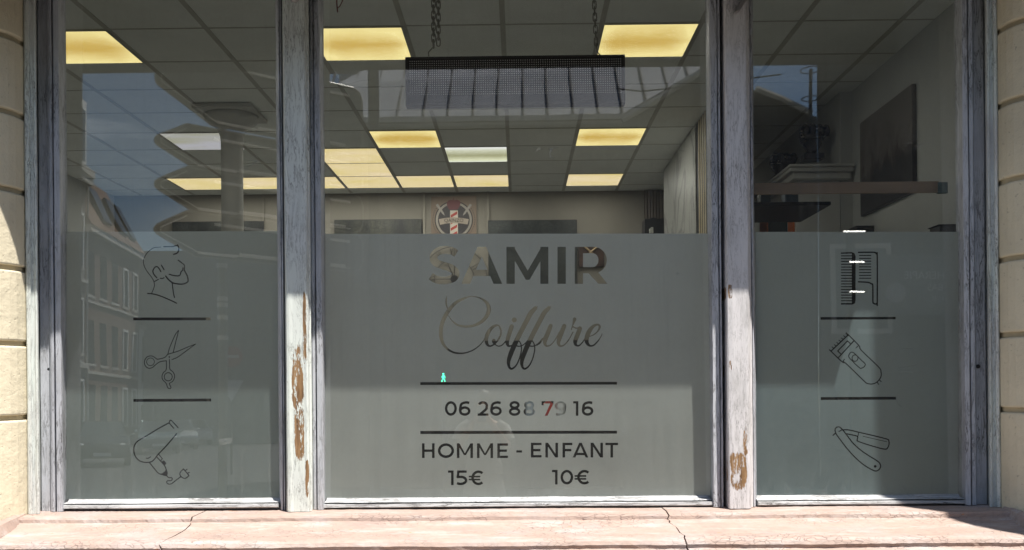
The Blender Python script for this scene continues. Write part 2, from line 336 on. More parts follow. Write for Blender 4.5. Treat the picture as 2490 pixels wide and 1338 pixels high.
# ------------------------------------------------------------------ glyph field -> outlines -> film with cut-outs
class Field:
    def __init__(s, x0, y0, x1, y1, step):
        s.x0, s.y0, s.st = x0, y0, step
        s.xs = np.arange(x0, x1+step, step); s.ys = np.arange(y0, y1+step, step)
        s.f = np.full((len(s.ys), len(s.xs)), 3.0)
    def _win(s, xa, ya, xb, yb, m=3.5):
        i0 = max(0, int((xa-m-s.x0)/s.st)); i1 = min(len(s.xs), int((xb+m-s.x0)/s.st)+2)
        j0 = max(0, int((ya-m-s.y0)/s.st)); j1 = min(len(s.ys), int((yb+m-s.y0)/s.st)+2)
        return i0, i1, j0, j1, *np.meshgrid(s.xs[i0:i1], s.ys[j0:j1])
    def poly(s, pts, cut=False):
        pts = np.array(pts, float)
        i0, i1, j0, j1, gx, gy_ = s._win(pts[:, 0].min(), pts[:, 1].min(), pts[:, 0].max(), pts[:, 1].max())
        d = np.full(gx.shape, 1e9); ins = np.zeros(gx.shape, bool); n = len(pts)
        for k in range(n):
            ax, ay = pts[k-1]; bx, by = pts[k]; ex, ey = bx-ax, by-ay; L2 = ex*ex+ey*ey
            if L2 < 1e-9: continue
            tt = np.clip(((gx-ax)*ex+(gy_-ay)*ey)/L2, 0, 1)
            d = np.minimum(d, (gx-ax-tt*ex)**2+(gy_-ay-tt*ey)**2)
            c = ((ay > gy_) != (by > gy_)); 
            with np.errstate(divide='ignore', invalid='ignore'):
                xi = (bx-ax)*(gy_-ay)/(by-ay if by != ay else 1e-12)+ax
            ins ^= (c & (gx < xi))
        d = np.sqrt(d); d[ins] *= -1
        sub = s.f[j0:j1, i0:i1]; s.f[j0:j1, i0:i1] = np.maximum(sub, -d) if cut else np.minimum(sub, d)
    def path(s, pts, w, cut=False, closed=False):
        """round brush along points, w a width or widths"""
        n = len(pts); ws = w if isinstance(w, (list, tuple)) else [w]*n
        for k in range(n if closed else n-1):
            (ax, ay), (bx, by) = pts[k], pts[(k+1) % n]; ra, rb = ws[k]/2, ws[(k+1) % n]/2; m = max(ra, rb)
            i0, i1, j0, j1, gx, gy_ = s._win(min(ax, bx)-m, min(ay, by)-m, max(ax, bx)+m, max(ay, by)+m)
            ex, ey = bx-ax, by-ay; L2 = ex*ex+ey*ey+1e-9
            tt = np.clip(((gx-ax)*ex+(gy_-ay)*ey)/L2, 0, 1)
            d = np.hypot(gx-ax-tt*ex, gy_-ay-tt*ey)-(ra+(rb-ra)*tt)
            sub = s.f[j0:j1, i0:i1]; s.f[j0:j1, i0:i1] = np.maximum(sub, -d) if cut else np.minimum(sub, d)
    def strip(s, pts, w):
        """stroke with square ends"""
        p = np.array(pts, float); t = np.gradient(p, axis=0); t /= np.hypot(t[:, 0], t[:, 1])[:, None]; nn = np.stack([-t[:, 1], t[:, 0]], 1)*w/2
        s.poly(list(p+nn)+list((p-nn)[::-1]))
    def disc(s, x, y, r): s.path([(x, y), (x+.01, y)], 2*r)
    def at(s, x, y):
        i = (x-s.x0)/s.st; j = (y-s.y0)/s.st; a, b = int(i), int(j)
        if a < 0 or b < 0 or a >= len(s.xs)-1 or b >= len(s.ys)-1: return 3.0
        u, v = i-a, j-b; f = s.f
        return (f[b, a]*(1-u)+f[b, a+1]*u)*(1-v)+(f[b+1, a]*(1-u)+f[b+1, a+1]*u)*v
    def loops(s, tol=.12):
        f = s.f; ins = f < 0; H, W = f.shape; seg = {}
        q = ins[:-1, :-1]*1+ins[:-1, 1:]*2+ins[1:, 1:]*4+ins[1:, :-1]*8
        T = {1: [(3, 0)], 2: [(0, 1)], 3: [(3, 1)], 4: [(1, 2)], 5: [(3, 0), (1, 2)], 6: [(0, 2)], 7: [(3, 2)], 8: [(2, 3)], 9: [(2, 0)], 10: [(0, 1), (2, 3)], 11: [(2, 1)], 12: [(1, 3)], 13: [(1, 0)], 14: [(0, 3)]}
        def key(j, i, e): return ((j, i, 0), (j, i+1, 1), (j+1, i, 0), (j, i, 1))[e]
        def pos(k):
            j, i, e = k
            a = f[j, i]; b = f[j, i+1] if e == 0 else f[j+1, i]; u = a/(a-b)
            return (s.x0+(i+(u if e == 0 else 0))*s.st, s.y0+(j+(u if e == 1 else 0))*s.st)
        for j, i in zip(*np.nonzero((q > 0) & (q < 15))):
            for a, b in T[int(q[j, i])]: seg[key(j, i, a)] = key(j, i, b)
        out = []
        while seg:
            k0 = next(iter(seg)); lp = [k0]; k = seg.pop(k0)
            while k != k0 and k in seg: lp.append(k); k = seg.pop(k)
            pts = [pos(k) for k in lp]
            if len(pts) < 6: continue
            def dp(a):
                if len(a) < 3: return a
                p = np.array(a); v = p[-1]-p[0]; Ln = np.hypot(*v)+1e-9
                d = np.abs(v[0]*(p[:, 1]-p[0, 1])-v[1]*(p[:, 0]-p[0, 0]))/Ln; m = int(d.argmax())
                return [a[0], a[-1]] if d[m] < tol else dp(a[:m+1])[:-1]+dp(a[m:])
            h = len(pts)//2; pts = dp(pts[:h+1])[:-1]+dp(pts[h:]+pts[:1])[:-1]
            if len(pts) > 2: out.append(pts)
        return out
def smooth(pts, n=6):
    """Catmull-Rom through points (any tuple length)"""
    P_ = [np.array(p, float) for p in pts]; P_ = [2*P_[0]-P_[1]]+P_+[2*P_[-1]-P_[-2]]; out = []
    for i in range(1, len(P_)-2):
        a, b, c, d = P_[i-1:i+3]
        for k in range(n):
            t = k/n; out.append(.5*((2*b)+(c-a)*t+(2*a-5*b+4*c-d)*t*t+(3*b-a-3*c+d)*t**3))
    out.append(P_[-2]); return [tuple(o) for o in out]
def arc(cx, cy, rx, ry, a0, a1, n=24):
    return [(cx+rx*math.cos(R(a0+(a1-a0)*k/n)), cy+ry*math.sin(R(a0+(a1-a0)*k/n))) for k in range(n+1)]

def film(name, corners, fields, m, parent, off):
    """frosted sheet (corner photo pixels) with the fields cut out of it"""
    V = [Vector(c) for c in corners]; E = [(i, (i+1) % 4) for i in range(4)]
    xs = [c[0] for c in corners]; ys = [c[1] for c in corners]
    for fl in fields:
        for lp in fl.loops():
            b = len(V); V += [Vector(p) for p in lp]; E += [(b+i, b+(i+1) % len(lp)) for i in range(len(lp))]
    vo, eo, fo, *_ = delaunay_2d_cdt(V, E, [], 1, 1e-5)
    keep = []
    for f_ in fo:
        c = sum((vo[i] for i in f_), Vector((0, 0)))/len(f_)
        if all(fl.at(c.x, c.y) > 0 for fl in fields): keep.append(list(f_))
    mb = MB(); mb.v = [PG(p.x, p.y, off) for p in vo]; mb.f = keep
    o = mb.build(name, m, parent)
    return o

# ---- lettering, drawn in photo pixels
def c7(x, y): return (960+x/3.935, 560+y/3.935)
def cA(x, y): return (1030+x/4.317, 590+y/4.317)
def c8(x, y): return (960+x/2.9217, 880+y/2.9217)
def glyph(fl, ch, x0, x1, y0, y1, w, map_=c8):
    W = x1-x0; H = y1-y0; h = w/2; q = w*.93
    def pt(x, y): return map_(x, y)
    def bar(xa, ya, xb, yb): fl.poly([pt(xa, ya), pt(xb, ya), pt(xb, yb), pt(xa, yb)])
    def poly(*p): fl.poly([pt(*a) for a in p])
    s_ = abs(map_(1, 0)[0]-map_(0, 0)[0])
    def st(p): fl.strip([pt(*a) for a in p], w*s_)
    def ring(p): fl.path([pt(*a) for a in p], w*s_, closed=True)
    xm = (x0+x1)/2; ym = (y0+y1)/2
    if ch in '0O': ring(arc(xm, ym, W/2-h, H/2-h, 0, 350, 35))
    elif ch == 'H': bar(x0, y0, x0+w, y1); bar(x1-w, y0, x1, y1); bar(x0, ym-h*.95, x1, ym+h*.95)
    elif ch == 'M':
        bar(x0, y0, x0+w, y1); bar(x1-w, y0, x1, y1)
        poly((x0, y0), (x0+w, y0), (xm+h*.75, y1-H*.20), (xm-h*.75, y1-H*.20)); poly((x1-w, y0), (x1, y0), (xm+h*.75, y1-H*.20), (xm-h*.75, y1-H*.20))
    elif ch == 'N': bar(x0, y0, x0+w, y1); bar(x1-w, y0, x1, y1); poly((x0, y0), (x0+w*1.05, y0), (x1, y1), (x1-w*1.05, y1))
    elif ch in 'EF':
        bar(x0, y0, x0+w, y1); bar(x0, y0, x1, y0+q); bar(x0, ym-q/2, x1-W*.10, ym+q/2)
        if ch == 'E': bar(x0, y1-q, x1, y1)
    elif ch == 'A':
        poly((xm-h*.95, y0), (xm+h*.95, y0), (x0+w*1.05, y1), (x0, y1)); poly((xm-h*.95, y0), (xm+h*.95, y0), (x1, y1), (x1-w*1.05, y1))
        bar(x0+W*.2, y1-H*.32, x1-W*.2, y1-H*.32+q)
    elif ch == 'T': bar(x0, y0, x1, y0+q); bar(xm-h, y0, xm+h, y1)
    elif ch == '-': bar(x0, y0, x1, y1)
    elif ch == '1': bar(x1-w, y0, x1, y1); bar(x0, y0, x1, y0+q)
    elif ch == '7': bar(x0, y0, x1, y0+q); bar(x0, y0, x0+w*.9, y0+H*.28); poly((x1-w*1.05, y0+q*.5), (x1, y0+q*.5), (x1, y0+q), (x0+W*.38+w*.5, y1), (x0+W*.38-w*.55, y1))
    elif ch == '2':
        p = arc(xm-W*.02, y0+H*.31, W*.5-h*1.1, H*.31-h, 200, 380, 20)
        st(p+smooth([p[-1], (x1-W*.22, y0+H*.55), (x0+w*.9, y1-h)], 5)[1:]); bar(x0, y1-q, x1, y1)
    elif ch in '69':
        rr = H*.325
        if ch == '6':
            ring(arc(xm, y1-rr, W/2-h, rr-h, 0, 350, 30)); st(smooth([(x1-W*.10, y0+H*.12), (xm+W*.10, y0+h), (x0+W*.22, y0+H*.20), (x0+h, y0+H*.52), (x0+h, y1-rr)], 6))
        else:
            ring(arc(xm, y0+rr, W/2-h, rr-h, 0, 350, 30)); st(smooth([(x0+W*.10, y1-H*.12), (xm-W*.10, y1-h), (x1-W*.22, y1-H*.20), (x1-h, y1-H*.52), (x1-h, y0+rr)], 6))
    elif ch == '8':
        ring(arc(xm, y0+H*.265, W/2-h*1.5, H*.265-h*.9, 0, 350, 30)); ring(arc(xm, y1-H*.285, W/2-h, H*.285-h*.9, 0, 350, 30))
    elif ch == '5':
        bar(x0+W*.13, y0, x1-W*.06, y0+q); poly((x0+W*.13, y0), (x0+W*.13+w*.95, y0), (x0+W*.07+w*.95, y0+H*.48), (x0+W*.07, y0+H*.48))
        st([(x0+W*.07, y0+H*.42+h*.2)]+arc(x0+W*.42, y0+H*.675, W*.5-h*.6+W*.04, H*.30-h*.7, -80, 132, 22))
    elif ch == '€':
        st(arc(xm+W*.12, ym, W*.47-h, H/2-h, -48, -312, 30)); bar(x0-W*.02, ym-H*.14, x1-W*.26, ym-H*.14+q*.72); bar(x0-W*.02, ym+H*.06, x1-W*.26, ym+H*.06+q*.72)

fc = Field(1012, 590, 1516, 1192, .6)
# SAMIR
fc.strip([c7(*p) for p in smooth([(588, 222), (545, 196), (475, 187), (410, 203), (370, 250), (385, 303), (440, 330), (515, 352), (570, 385), (581, 425), (550, 462), (470, 480), (395, 470), (343, 438)], 8)], 74/3.935)
for pl in (((790,157),(873,157),(718,512),(635,512)), ((790,157),(873,157),(1028,512),(945,512)), ((712,378),(952,378),(978,437),(686,437)),
           ((1068,157),(1148,157),(1148,512),(1068,512)), ((1393,157),(1470,157),(1470,512),(1393,512)), ((1068,157),(1138,157),(1272,385),(1405,157),(1470,157),(1393,295),(1290,473),(1254,473),(1148,290),(1068,230)),
           ((1557,157),(1637,157),(1637,512),(1557,512)), ((1723,157),(1802,157),(1802,512),(1723,512)), ((1845,400),(1930,380),(2037,512),(1950,512))):
    fc.poly([c7(*p) for p in pl])
fc.poly([c7(*p) for p in [(1800,157),(1890,157)]+arc(1900, 284, 130, 127, -90, 90, 24)+[(1800,411)]])
fc.poly([c7(*p) for p in [(1802,218),(1890,218)]+arc(1893, 285, 57, 67, -90, 90, 20)+[(1802,352)]], cut=True)
# Coiffure: brush script, widths in crop pixels
def brush(fl, mp_, k, pts, n=7):
    q = smooth(pts, n); fl.path([mp_(a[0], a[1]) for a in q], [max(.8, a[2]/k) for a in q])
brush(fc, cA, 4.317, [(243,558,4),(236,600,15),(236,640,16),(246,680,13),(256,700,10)])
brush(fc, cA, 4.317, [(258,765,6),(300,822,12),(360,866,20),(440,880,24),(520,872,26),(590,842,34),(640,800,38),(675,745,44),(684,690,44),(665,635,34),(610,590,18),(540,567,11),(480,567,12),(400,595,26),(330,636,34),(275,695,40),(232,760,42),(200,830,42),(182,900,40),(180,970,40),(190,1030,34),(215,1080,28),(260,1125,22),(320,1155,20),(390,1163,17),(450,1155,14),(520,1128,13),(580,1085,11),(625,1035,10),(640,1005,10)])
brush(fc, cA, 4.317, [(806,905,18),(790,872,14),(760,868,22),(715,895,34),(675,950,42),(658,1010,40),(664,1060,32),(690,1086,20),(730,1075,16),(775,1030,18),(806,975,18),(812,930,18),(806,900,18)])
brush(fc, cA, 4.317, [(737,1030,40),(738,1042,38),(750,1068,14),(785,1087,12),(825,1075,12),(865,1030,12),(895,975,12)])
fc.disc(*cA(952, 812), 26/4.317)
brush(fc, cA, 4.317, [(925,880,46),(905,940,46),(885,1005,44),(878,1055,36),(895,1086,22),(935,1075,12),(985,1030,11),(1012,985,10)])
for dx in (0, 127):
    brush(fc, c7, 3.935, [(1345+dx,745,38),(1300+dx,795,46),(1260+dx,870,46),(1215+dx,955,46),(1172+dx,1040,46),(1135+dx,1120,46),(1105+dx,1195,44),(1088+dx,1260,34),(1095+dx,1310,22),(1120+dx,1326,18),(1160+dx,1295,14),(1192+dx,1230,13),(1211+dx,1150,12),(1208+dx,1095,12),(1188+dx,1058,12),(1165+dx,1045,14)])
    fc.poly([c7(1328+dx, 740), c7(1345+dx, 728), c7(1371+dx, 728), c7(1352+dx, 760)])
    brush(fc, c7, 3.935, [(1130+dx,1080,10),(1160+dx,1105,12),(1205+dx,1108,11),(1250+dx,1080,10),(1285+dx,1035,10)])
brush(fc, c7, 3.935, [(1360,1100,11),(1395,1075,11),(1430,1020,10),(1450,985,10)])
for (a, e) in ((0, 0), (130, 1)):
    brush(fc, c7, 3.935, [(1492+a,915,40),(1470+a,970,44),(1445+a,1035,44),(1436+a,1080,32),(1455+a,1108,18),(1495+a,1095,12),(1540+a,1040,11),(1575+a,975,11)])
brush(fc, c7, 3.935, [(1690,950,10),(1705,905,13),(1718,862,30),(1722,850,34)])
brush(fc, c7, 3.935, [(1703,922,16),(1735,936,13),(1775,935,20)])
brush(fc, c7, 3.935, [(1772,940,42),(1750,1000,44),(1728,1058,40),(1732,1095,24),(1760,1105,15),(1795,1075,11),(1820,1035,10)])
brush(fc, c7, 3.935, [(1845,1020,8),(1895,1005,10),(1940,970,14),(1962,925,22),(1945,903,18),(1905,915,28),(1865,960,42),(1840,1020,44),(1838,1070,36),(1865,1104,20),(1905,1100,14),(1945,1060,12),(1975,1015,9),(1985,990,7)])
for ya, yb in ((145, 165), (492, 514)): fc.poly([c8(180, ya), c8(1580, ya-2), c8(1580, yb-3), c8(180, yb)])
for ch, a, b in (('0',355,440),('6',455,537),('2',588,665),('6',678,760),('8',810,892),('8',915,995),('7',1043,1128),('9',1138,1218),('1',1268,1305),('6',1330,1412)):
    glyph(fc, ch, a, b, 280, 384, 18)
for ch, a, b in (('H',192,282),('O',305,420),('M',440,555),('M',583,698),('E',728,804)): glyph(fc, ch, a, b, 580, 685, 18.5)
fc.poly([c8(863, 630), c8(904, 630), c8(904, 646), c8(863, 646)])
for ch, a, b in (('E',967,1043),('N',1070,1160),('F',1192,1262),('A',1264,1376),('N',1392,1480),('T',1497,1588)): glyph(fc, ch, a, b, 576, 681, 18.5)
for ch, a, b in (('1',377,417),('5',432,515),('€',527,635)): glyph(fc, ch, a, b, 773, 878, 18)
for ch, a, b in (('1',1117,1157),('0',1178,1268),('€',1280,1390)): glyph(fc, ch, a, b, 769, 873, 18)

fL = Field(316, 590, 520, 1190, .5)
fL.poly([(322.5, 772), (511, 772), (511, 779), (322.5, 779)]); fL.poly([(323, 970.5), (512, 969.5), (512, 976.5), (323, 977.5)])
def g1(k, ox, oy): return lambda x, y: (ox+x/k, oy+y/k)
m1 = g1(7.04, 310, 590)                  # profile of a head with beard
def ink(fl, mp_, pts, w, n=6, closed=False):
    q = smooth(pts, n) if n else pts; fl.path([mp_(*a) for a in q], w, closed=closed)
ink(fL, m1, [(610,68),(700,66),(780,62),(850,38)], 2.9); ink(fL, m1, [(848,40),(868,85),(862,145),(835,180),(780,198)], 3.4)
ink(fL, m1, [(560,72),(430,92),(330,170),(272,270),(268,370),(310,470),(390,575),(435,650),(450,740),(415,840),(400,868)], 1.9)
ink(fL, m1, [(335,870),(400,874),(500,895),(620,940),(740,992),(830,1036)], 2.9); ink(fL, m1, [(455,662),(490,645),(520,625)], 2.4)
ink(fL, m1, [(490,600),(440,540),(425,480),(460,420),(500,412),(535,450),(560,495)], 3.0); ink(fL, m1, [(550,610),(590,612),(615,600)], 2.6); ink(fL, m1, [(570,385),(615,462)], 2.9, 0)
ink(fL, m1, [(860,300),(920,345),(965,390),(962,470)], 3.0, 3); ink(fL, m1, [(940,430),(935,470),(905,500),(885,562),(800,566),(705,540)], 2.9, 2)
ink(fL, m1, [(962,470),(1010,560),(1028,640),(1010,680),(940,708),(850,706),(760,685),(690,630),(645,572)], 3.4); ink(fL, m1, [(755,690),(765,780),(780,880),(795,940)], 2.7)
m2 = g1(6.373, 310, 780)                 # scissors
ink(fL, m2, arc(347,637,60,60,0,350,30), 1.6, 0, True); ink(fL, m2, arc(622,870,62,64,0,350,30), 2.0, 0, True)
ink(fL, m2, [(450,598),(400,560),(350,545),(290,565),(256,620),(262,690),(310,735),(370,728),(430,680),(490,638),(590,620)], 2.0)
ink(fL, m2, [(450,600),(520,585),(575,565),(610,525),(650,510),(780,470),(930,405),(1045,362)], 2.0, 3); ink(fL, m2, [(1045,364),(980,410),(860,500),(760,570),(680,602)], 2.0, 3)
ink(fL, m2, [(615,520),(640,430),(680,330),(735,210),(782,150)], 2.0, 4); ink(fL, m2, [(782,152),(765,230),(735,340),(700,490)], 2.0, 4); fL.disc(*m2(640, 562), 1.9)
ink(fL, m2, [(640,600),(645,690),(650,755),(700,800),(722,870),(690,940),(640,975),(665,1035),(640,1055),(610,1030),(590,970),(540,920),(525,860),(550,800),(590,760),(592,620)], 2.0, 4)
m3 = g1(6.69, 300, 1000)                 # dryer
ink(fL, m3, [(735,190),(550,290),(380,395),(230,485),(175,550),(158,630),(180,730),(245,805),(330,835),(420,832),(480,800),(560,700),(700,555),(855,370)], 3.0, 5)
ink(fL, m3, [(735,190),(750,148),(775,155),(880,270)], 2.6, 0); ink(fL, m3, [(735,195),(810,280)], 2.6, 0); ink(fL, m3, [(358,768),(400,766),(432,745)], 2.2, 4)
ink(fL, m3, [(410,835),(480,920),(555,1008),(620,1035),(700,1055)], 2.7, 4); ink(fL, m3, [(530,745),(600,820),(660,890),(685,950),(672,985),(640,1010)], 2.6, 4)
ink(fL, m3, [(560,700),(625,775),(600,805)], 2.4, 0); fL.poly([m3(650,800), m3(692,855), m3(655,890), m3(605,830)]); fL.poly([m3(595,1020), m3(650,1008), m3(680,960), m3(705,1010), m3(695,1060), m3(640,1050)])
ink(fL, m3, [(685,950),(705,1010),(695,1050),(730,1085),(775,1085),(785,1115),(760,1135),(710,1135),(695,1160),(720,1188),(770,1185),(830,1140),(930,1065)], 2.5, 5)
ink(fL, m3, [(968,942),(915,1000),(915,1050),(960,1090),(1010,1092),(1058,1050)], 2.5, 5); ink(fL, m3, [(968,942),(1058,1050)], 2.6, 0); ink(fL, m3, [(995,975),(1025,950)], 2.4, 0); ink(fL, m3, [(1035,1015),(1065,998)], 2.4, 0)

fR = Field(1990, 600, 2190, 1160, .5)
fR.poly([(1996.5, 771), (2179.5, 770.5), (2179.5, 776.5), (1996.5, 777.5)]); fR.poly([(1997, 966), (2180.5, 965), (2180.5, 972), (1997, 973)])
m4 = g1(6.69, 1980, 590)                 # two combs
fR.poly([m4(*p) for p in [(440,160),(620,152)]+smooth([(620,152),(660,170),(682,215)], 5)+[(682,930)]+smooth([(682,940),(670,985),(630,1008)], 5)+[(445,1008),(445,992),(620,985),(620,175),(440,180)]])
for k in range(19): ink(fR, m4, [(450, 168+k*45.7), (620, 168+k*45.7)], 2.5, 0)
ink(fR, m4, [(730,157),(900,155),(990,157),(1020,180),(1035,230),(1035,960),(1028,990),(1002,998),(975,985),(963,950),(962,700),(940,670),(880,645),(730,637)], 3.5, 3)
for k in range(9): ink(fR, m4, [(745, 208+k*46.3), (930, 208+k*46.3)], 2.4, 0)
m5 = g1(6.69, 1980, 790)                 # clipper
ink(fR, m5, [(255,405),(470,610),(515,620),(830,925),(880,955),(940,965),(1010,945),(1070,890),(1098,830),(1095,760),(1060,690),(770,410),(740,340),(530,130)], 2.6, 3)
ink(fR, m5, [(285,425),(560,165)], 2.9, 0); ink(fR, m5, [(405,530),(650,265)], 2.9, 0); ink(fR, m5, [(435,470),(390,425),(550,262),(600,310)], 2.7, 0)
for k in range(7): ink(fR, m5, [(330+k*38,385-k*36),(298+k*38,358-k*36)], 2.2, 0)
ink(fR, m5, [(730,335),(690,375)], 2.4, 0); ink(fR, m5, [(470,605),(500,560)], 2.4, 0)
ink(fR, m5, arc(672,542,48,52,0,350,24), 2.2, 0, True); ink(fR, m5, [(780,580),(680,480),(630,445),(590,460),(570,510),(600,560),(740,695),(780,705),(825,680),(838,640),(810,605),(790,590)], 2.3, 5)
ink(fR, m5, [(1030,930),(1058,970)], 2.2, 0); ink(fR, m5, [(1070,900),(1100,925)], 2.2, 0)
m6 = g1(7.43, 1980, 1000)                # open razor
ink(fR, m6, [(350,438),(395,395)], 3.0, 0); ink(fR, m6, [(455,370),(510,340)], 2.6, 0)
ink(fR, m6, [(405,415),(385,350),(400,305),(450,285),(500,315),(560,385),(620,465),(720,590),(860,715),(1000,810),(1130,890),(1190,940),(1210,1000),(1180,1060),(1120,1085),(1040,1055),(900,970),(760,850),(620,700),(480,520),(405,415)], 2.9, 4)
ink(fR, m6, [(520,340),(640,342),(800,380),(1000,425),(1320,505),(1358,540),(1362,600),(1340,660),(1290,690),(1100,645),(820,555),(785,520),(795,460),(700,432),(600,412)], 2.8, 3)
ink(fR, m6, [(890,455),(1100,505),(1320,555)], 1.4, 0); ink(fR, m6, [(815,385),(800,450)], 2.0, 0); fR.disc(*m6(1112, 1000), 3.3)

# ------------------------------------------------------------------ ground and sky side
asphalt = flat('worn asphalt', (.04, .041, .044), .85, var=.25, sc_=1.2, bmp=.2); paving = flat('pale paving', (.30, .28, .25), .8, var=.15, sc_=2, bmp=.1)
tag(MB().box((-300, -300, -.6), (300, -2.6+.0, -.12)).build('road', asphalt), kind='structure')
tag(MB().box((-60, -2.6, -.6), (60, -.72, 0)).build('pavement', paving), kind='structure')
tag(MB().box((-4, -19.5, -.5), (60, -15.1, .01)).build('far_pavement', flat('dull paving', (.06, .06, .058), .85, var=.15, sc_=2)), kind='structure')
mk = MB()
for k in range(10): mk.box((-14+k*1.0, -8.0-.0*k, -.119), (-13.5+k*1.0, -5.0, -.116))
mk.box((-40, -14.6, -.119), (-12, -14.45, -.116)); mk.box((-60, -9.0, -.119), (-16, -8.88, -.116))
tag(mk.build('road_markings', flat('road paint', (.6, .6, .58), .6)), kind='structure')

# ------------------------------------------------------------------ the shopfront
zb = {k: Z(v, y) for k, v, y in (('glass', 1208, 0), )}
ZT = 3.62
SILLZ = Z(1242, -.16)
# stone piers, rusticated
def pier(name, xi, sgn, label):
    r = empty(name, (xi+sgn*.3, -.2, 0), label, 'pier')
    zs = sorted([-.12, .62]+[Z(py, -.19) for py in (1006, 826, 644, 456, 270, 88, -95)]+[6.2])
    plan = [(0, .02), (0, -.20), (.004, -.235), (.016, -.27), (.036, -.305), (.066, -.34), (.11, -.37), (.17, -.385), (1.1, -.385), (1.1, .02)]
    blocks = MB(); core = [(xi+sgn*(x+(.013 if x < 1 else -.013)), y+(.013 if y < 0 else -.01)) for x, y in plan]
    for a, b in zip(zs[:-1], zs[1:]):
        blocks.prism([(xi+sgn*x, y, a+.011) for x, y in plan], (0, 0, b-a-.022))
    blocks.build('block_courses', stone_m, r, bevel=.008)
    MB().prism([(x, y, -.12) for x, y in core], (0, 0, 6.3)).build('groove_core', mortar, r)
    return r
XL = X(62, -.175); XR = X(2434, -.175)
pier('stone_pier', XL, -1, 'cream rusticated stone pier left of the shop window with sunlit lower blocks')
pier('stone_pier', XR, 1, 'cream rusticated stone pier right of the shop window, wholly in shade')
# lintel, right end cut away to let a sunlit wedge onto the pane
lt = MB(); zl = CAM.z+1.655
lt.prism([(XL-1.1, -.65, zl), (1.90, -.65, zl), (1.96, -.65, zl+.34), (XR+1.1, -.65, zl+.34), (XR+1.1, -.65, 5.0), (XL-1.1, -.65, 5.0)], (0, .20, 0))
lt.box((XL-1.1, -.449, 3.66), (XR+1.1, -.02, 5.0))
tag(lt.build('dark_lintel', flat('plain dark lintel', (.035, .032, .03), .9, var=.3)), 'heavy dark lintel spanning above the shop window', 'lintel')  # coloured near-black so its mirror image stays dark
tag(MB().box((2.64, -1.40, -.1), (3.3, -.021, 6.5)).build('shadow_wing', stone_m), 'plain stone wing added out of view right of the shop to shade its pane', 'wall')  # unseen wing added to cast the upright shadow edge on the right pane
tag(MB().box((XL-8, -.70, 5.0), (XR+8, .3, 11)).box((XL-8, -.02, -.1), (XL-1.1, .3, 5)).box((XR+1.1, -.02, -.1), (XR+8, .3, 5)).build('facade_wall', stone_m), 'stone facade of the shop house above and beside the window', 'facade', kind='structure')
tag(MB().box((XL-1.1, .10, -.1), (XR+1.1, .3, SILLZ-.1)).build('wall_under_window', stone_m), kind='structure')

# sill in three lengths with ragged joints
S0 = SILLZ
prof = [(-.02, 0), (-.20, -.001), (-.262, -.004), (-.268, -.012), (-.270, -.026), (-.280, -.030), (-.292, -.030), (-.300, -.036), (-.36, -.047), (-.44, -.057), (-.50, -.060), (-.535, -.063), (-.555, -.072), (-.563, -.086), (-.556, -.10), (-.560, -.106), (-.585, -.108), (-.60, -.12), (-.60, -.30)]
sl = empty('window_sill', (0, -.35, S0-.1), 'long pink cracked stone sill in three lengths below the shop window', 'sill', kind='structure')
def joint(x):      # ragged end
    return [x+random.gauss(0, .006)-.10*max(0, -(p[0]+.27))*(1 if x < 0 else -1.0) for p in prof]
jts = [None, X(458, -.3), X(1625, -.3), None]
ends = []
for x in (jts[1], jts[2]): ends.append(joint(x))
def slab(i):
    a = [XL-.02+min(0, (p[0]+.18))*.0 for p in prof] if i == 0 else [e+.003 for e in ends[i-1]]
    b = [XR+.02 for p in prof] if i == 2 else [e-.003 for e in ends[i]]
    n = len(prof)+2; seg = 70; vs = []; ph = random.random()*9
    for k in range(seg+1):
        u = k/seg
        for j in range(len(prof)):
            x = a[j]+(b[j]-a[j])*u; wob = .0016*math.sin(x*7+ph+j*.4)+random.gauss(0, .0008)
            vs.append((x, prof[j][0]+wob, S0+prof[j][1]+wob*.7))
        vs.append((a[-1]+(b[-1]-a[-1])*u, .09, S0-.30)); vs.append((a[0]+(b[0]-a[0])*u, .09, S0))
    fs = [(k*n+j, k*n+(j+1) % n, (k+1)*n+(j+1) % n, (k+1)*n+j) for k in range(seg) for j in range(n)]+[list(range(n))[::-1], [seg*n+j for j in range(n)]]
    MB().add(vs, fs).build('sill_stone', M_sill, sl, smooth=False)
for i in range(3): slab(i)
MB().box((XL, -.58, S0-.9), (XR, .08, S0-.31)).build('sill_base', M_sill, sl)
# curved returns of the sill against the piers
for xe, s in ((XL, 1), (XR, -1)):
    q = [(xe, -.175, S0+.0), (xe, -.72, S0-.0), (xe+s*.0, -.72, S0-.12), (xe, -.175, S0-.05)]
    m_ = MB(); vs = []
    for k in range(9):
        u = k/8; y = -.20-.5*u; o_ = .012+.05*u*u
        vs += [(xe-s*.01, y, S0+.012-.03*u), (xe+s*o_*.6, y, S0+.006-.045*u), (xe+s*(o_+.01), y, S0-.035-.04*u), (xe+s*(o_+.01), y, S0-.2), (xe-s*.01, y, S0-.2)]
    fs = [(k*5+j, k*5+(j+1) % 5, k*5+5+(j+1) % 5, k*5+5+j) for k in range(8) for j in range(5)]+[[4, 3, 2, 1, 0], [40, 41, 42, 43, 44]]
    m_.add(vs, fs).build('sill_return', M_sill, sl)

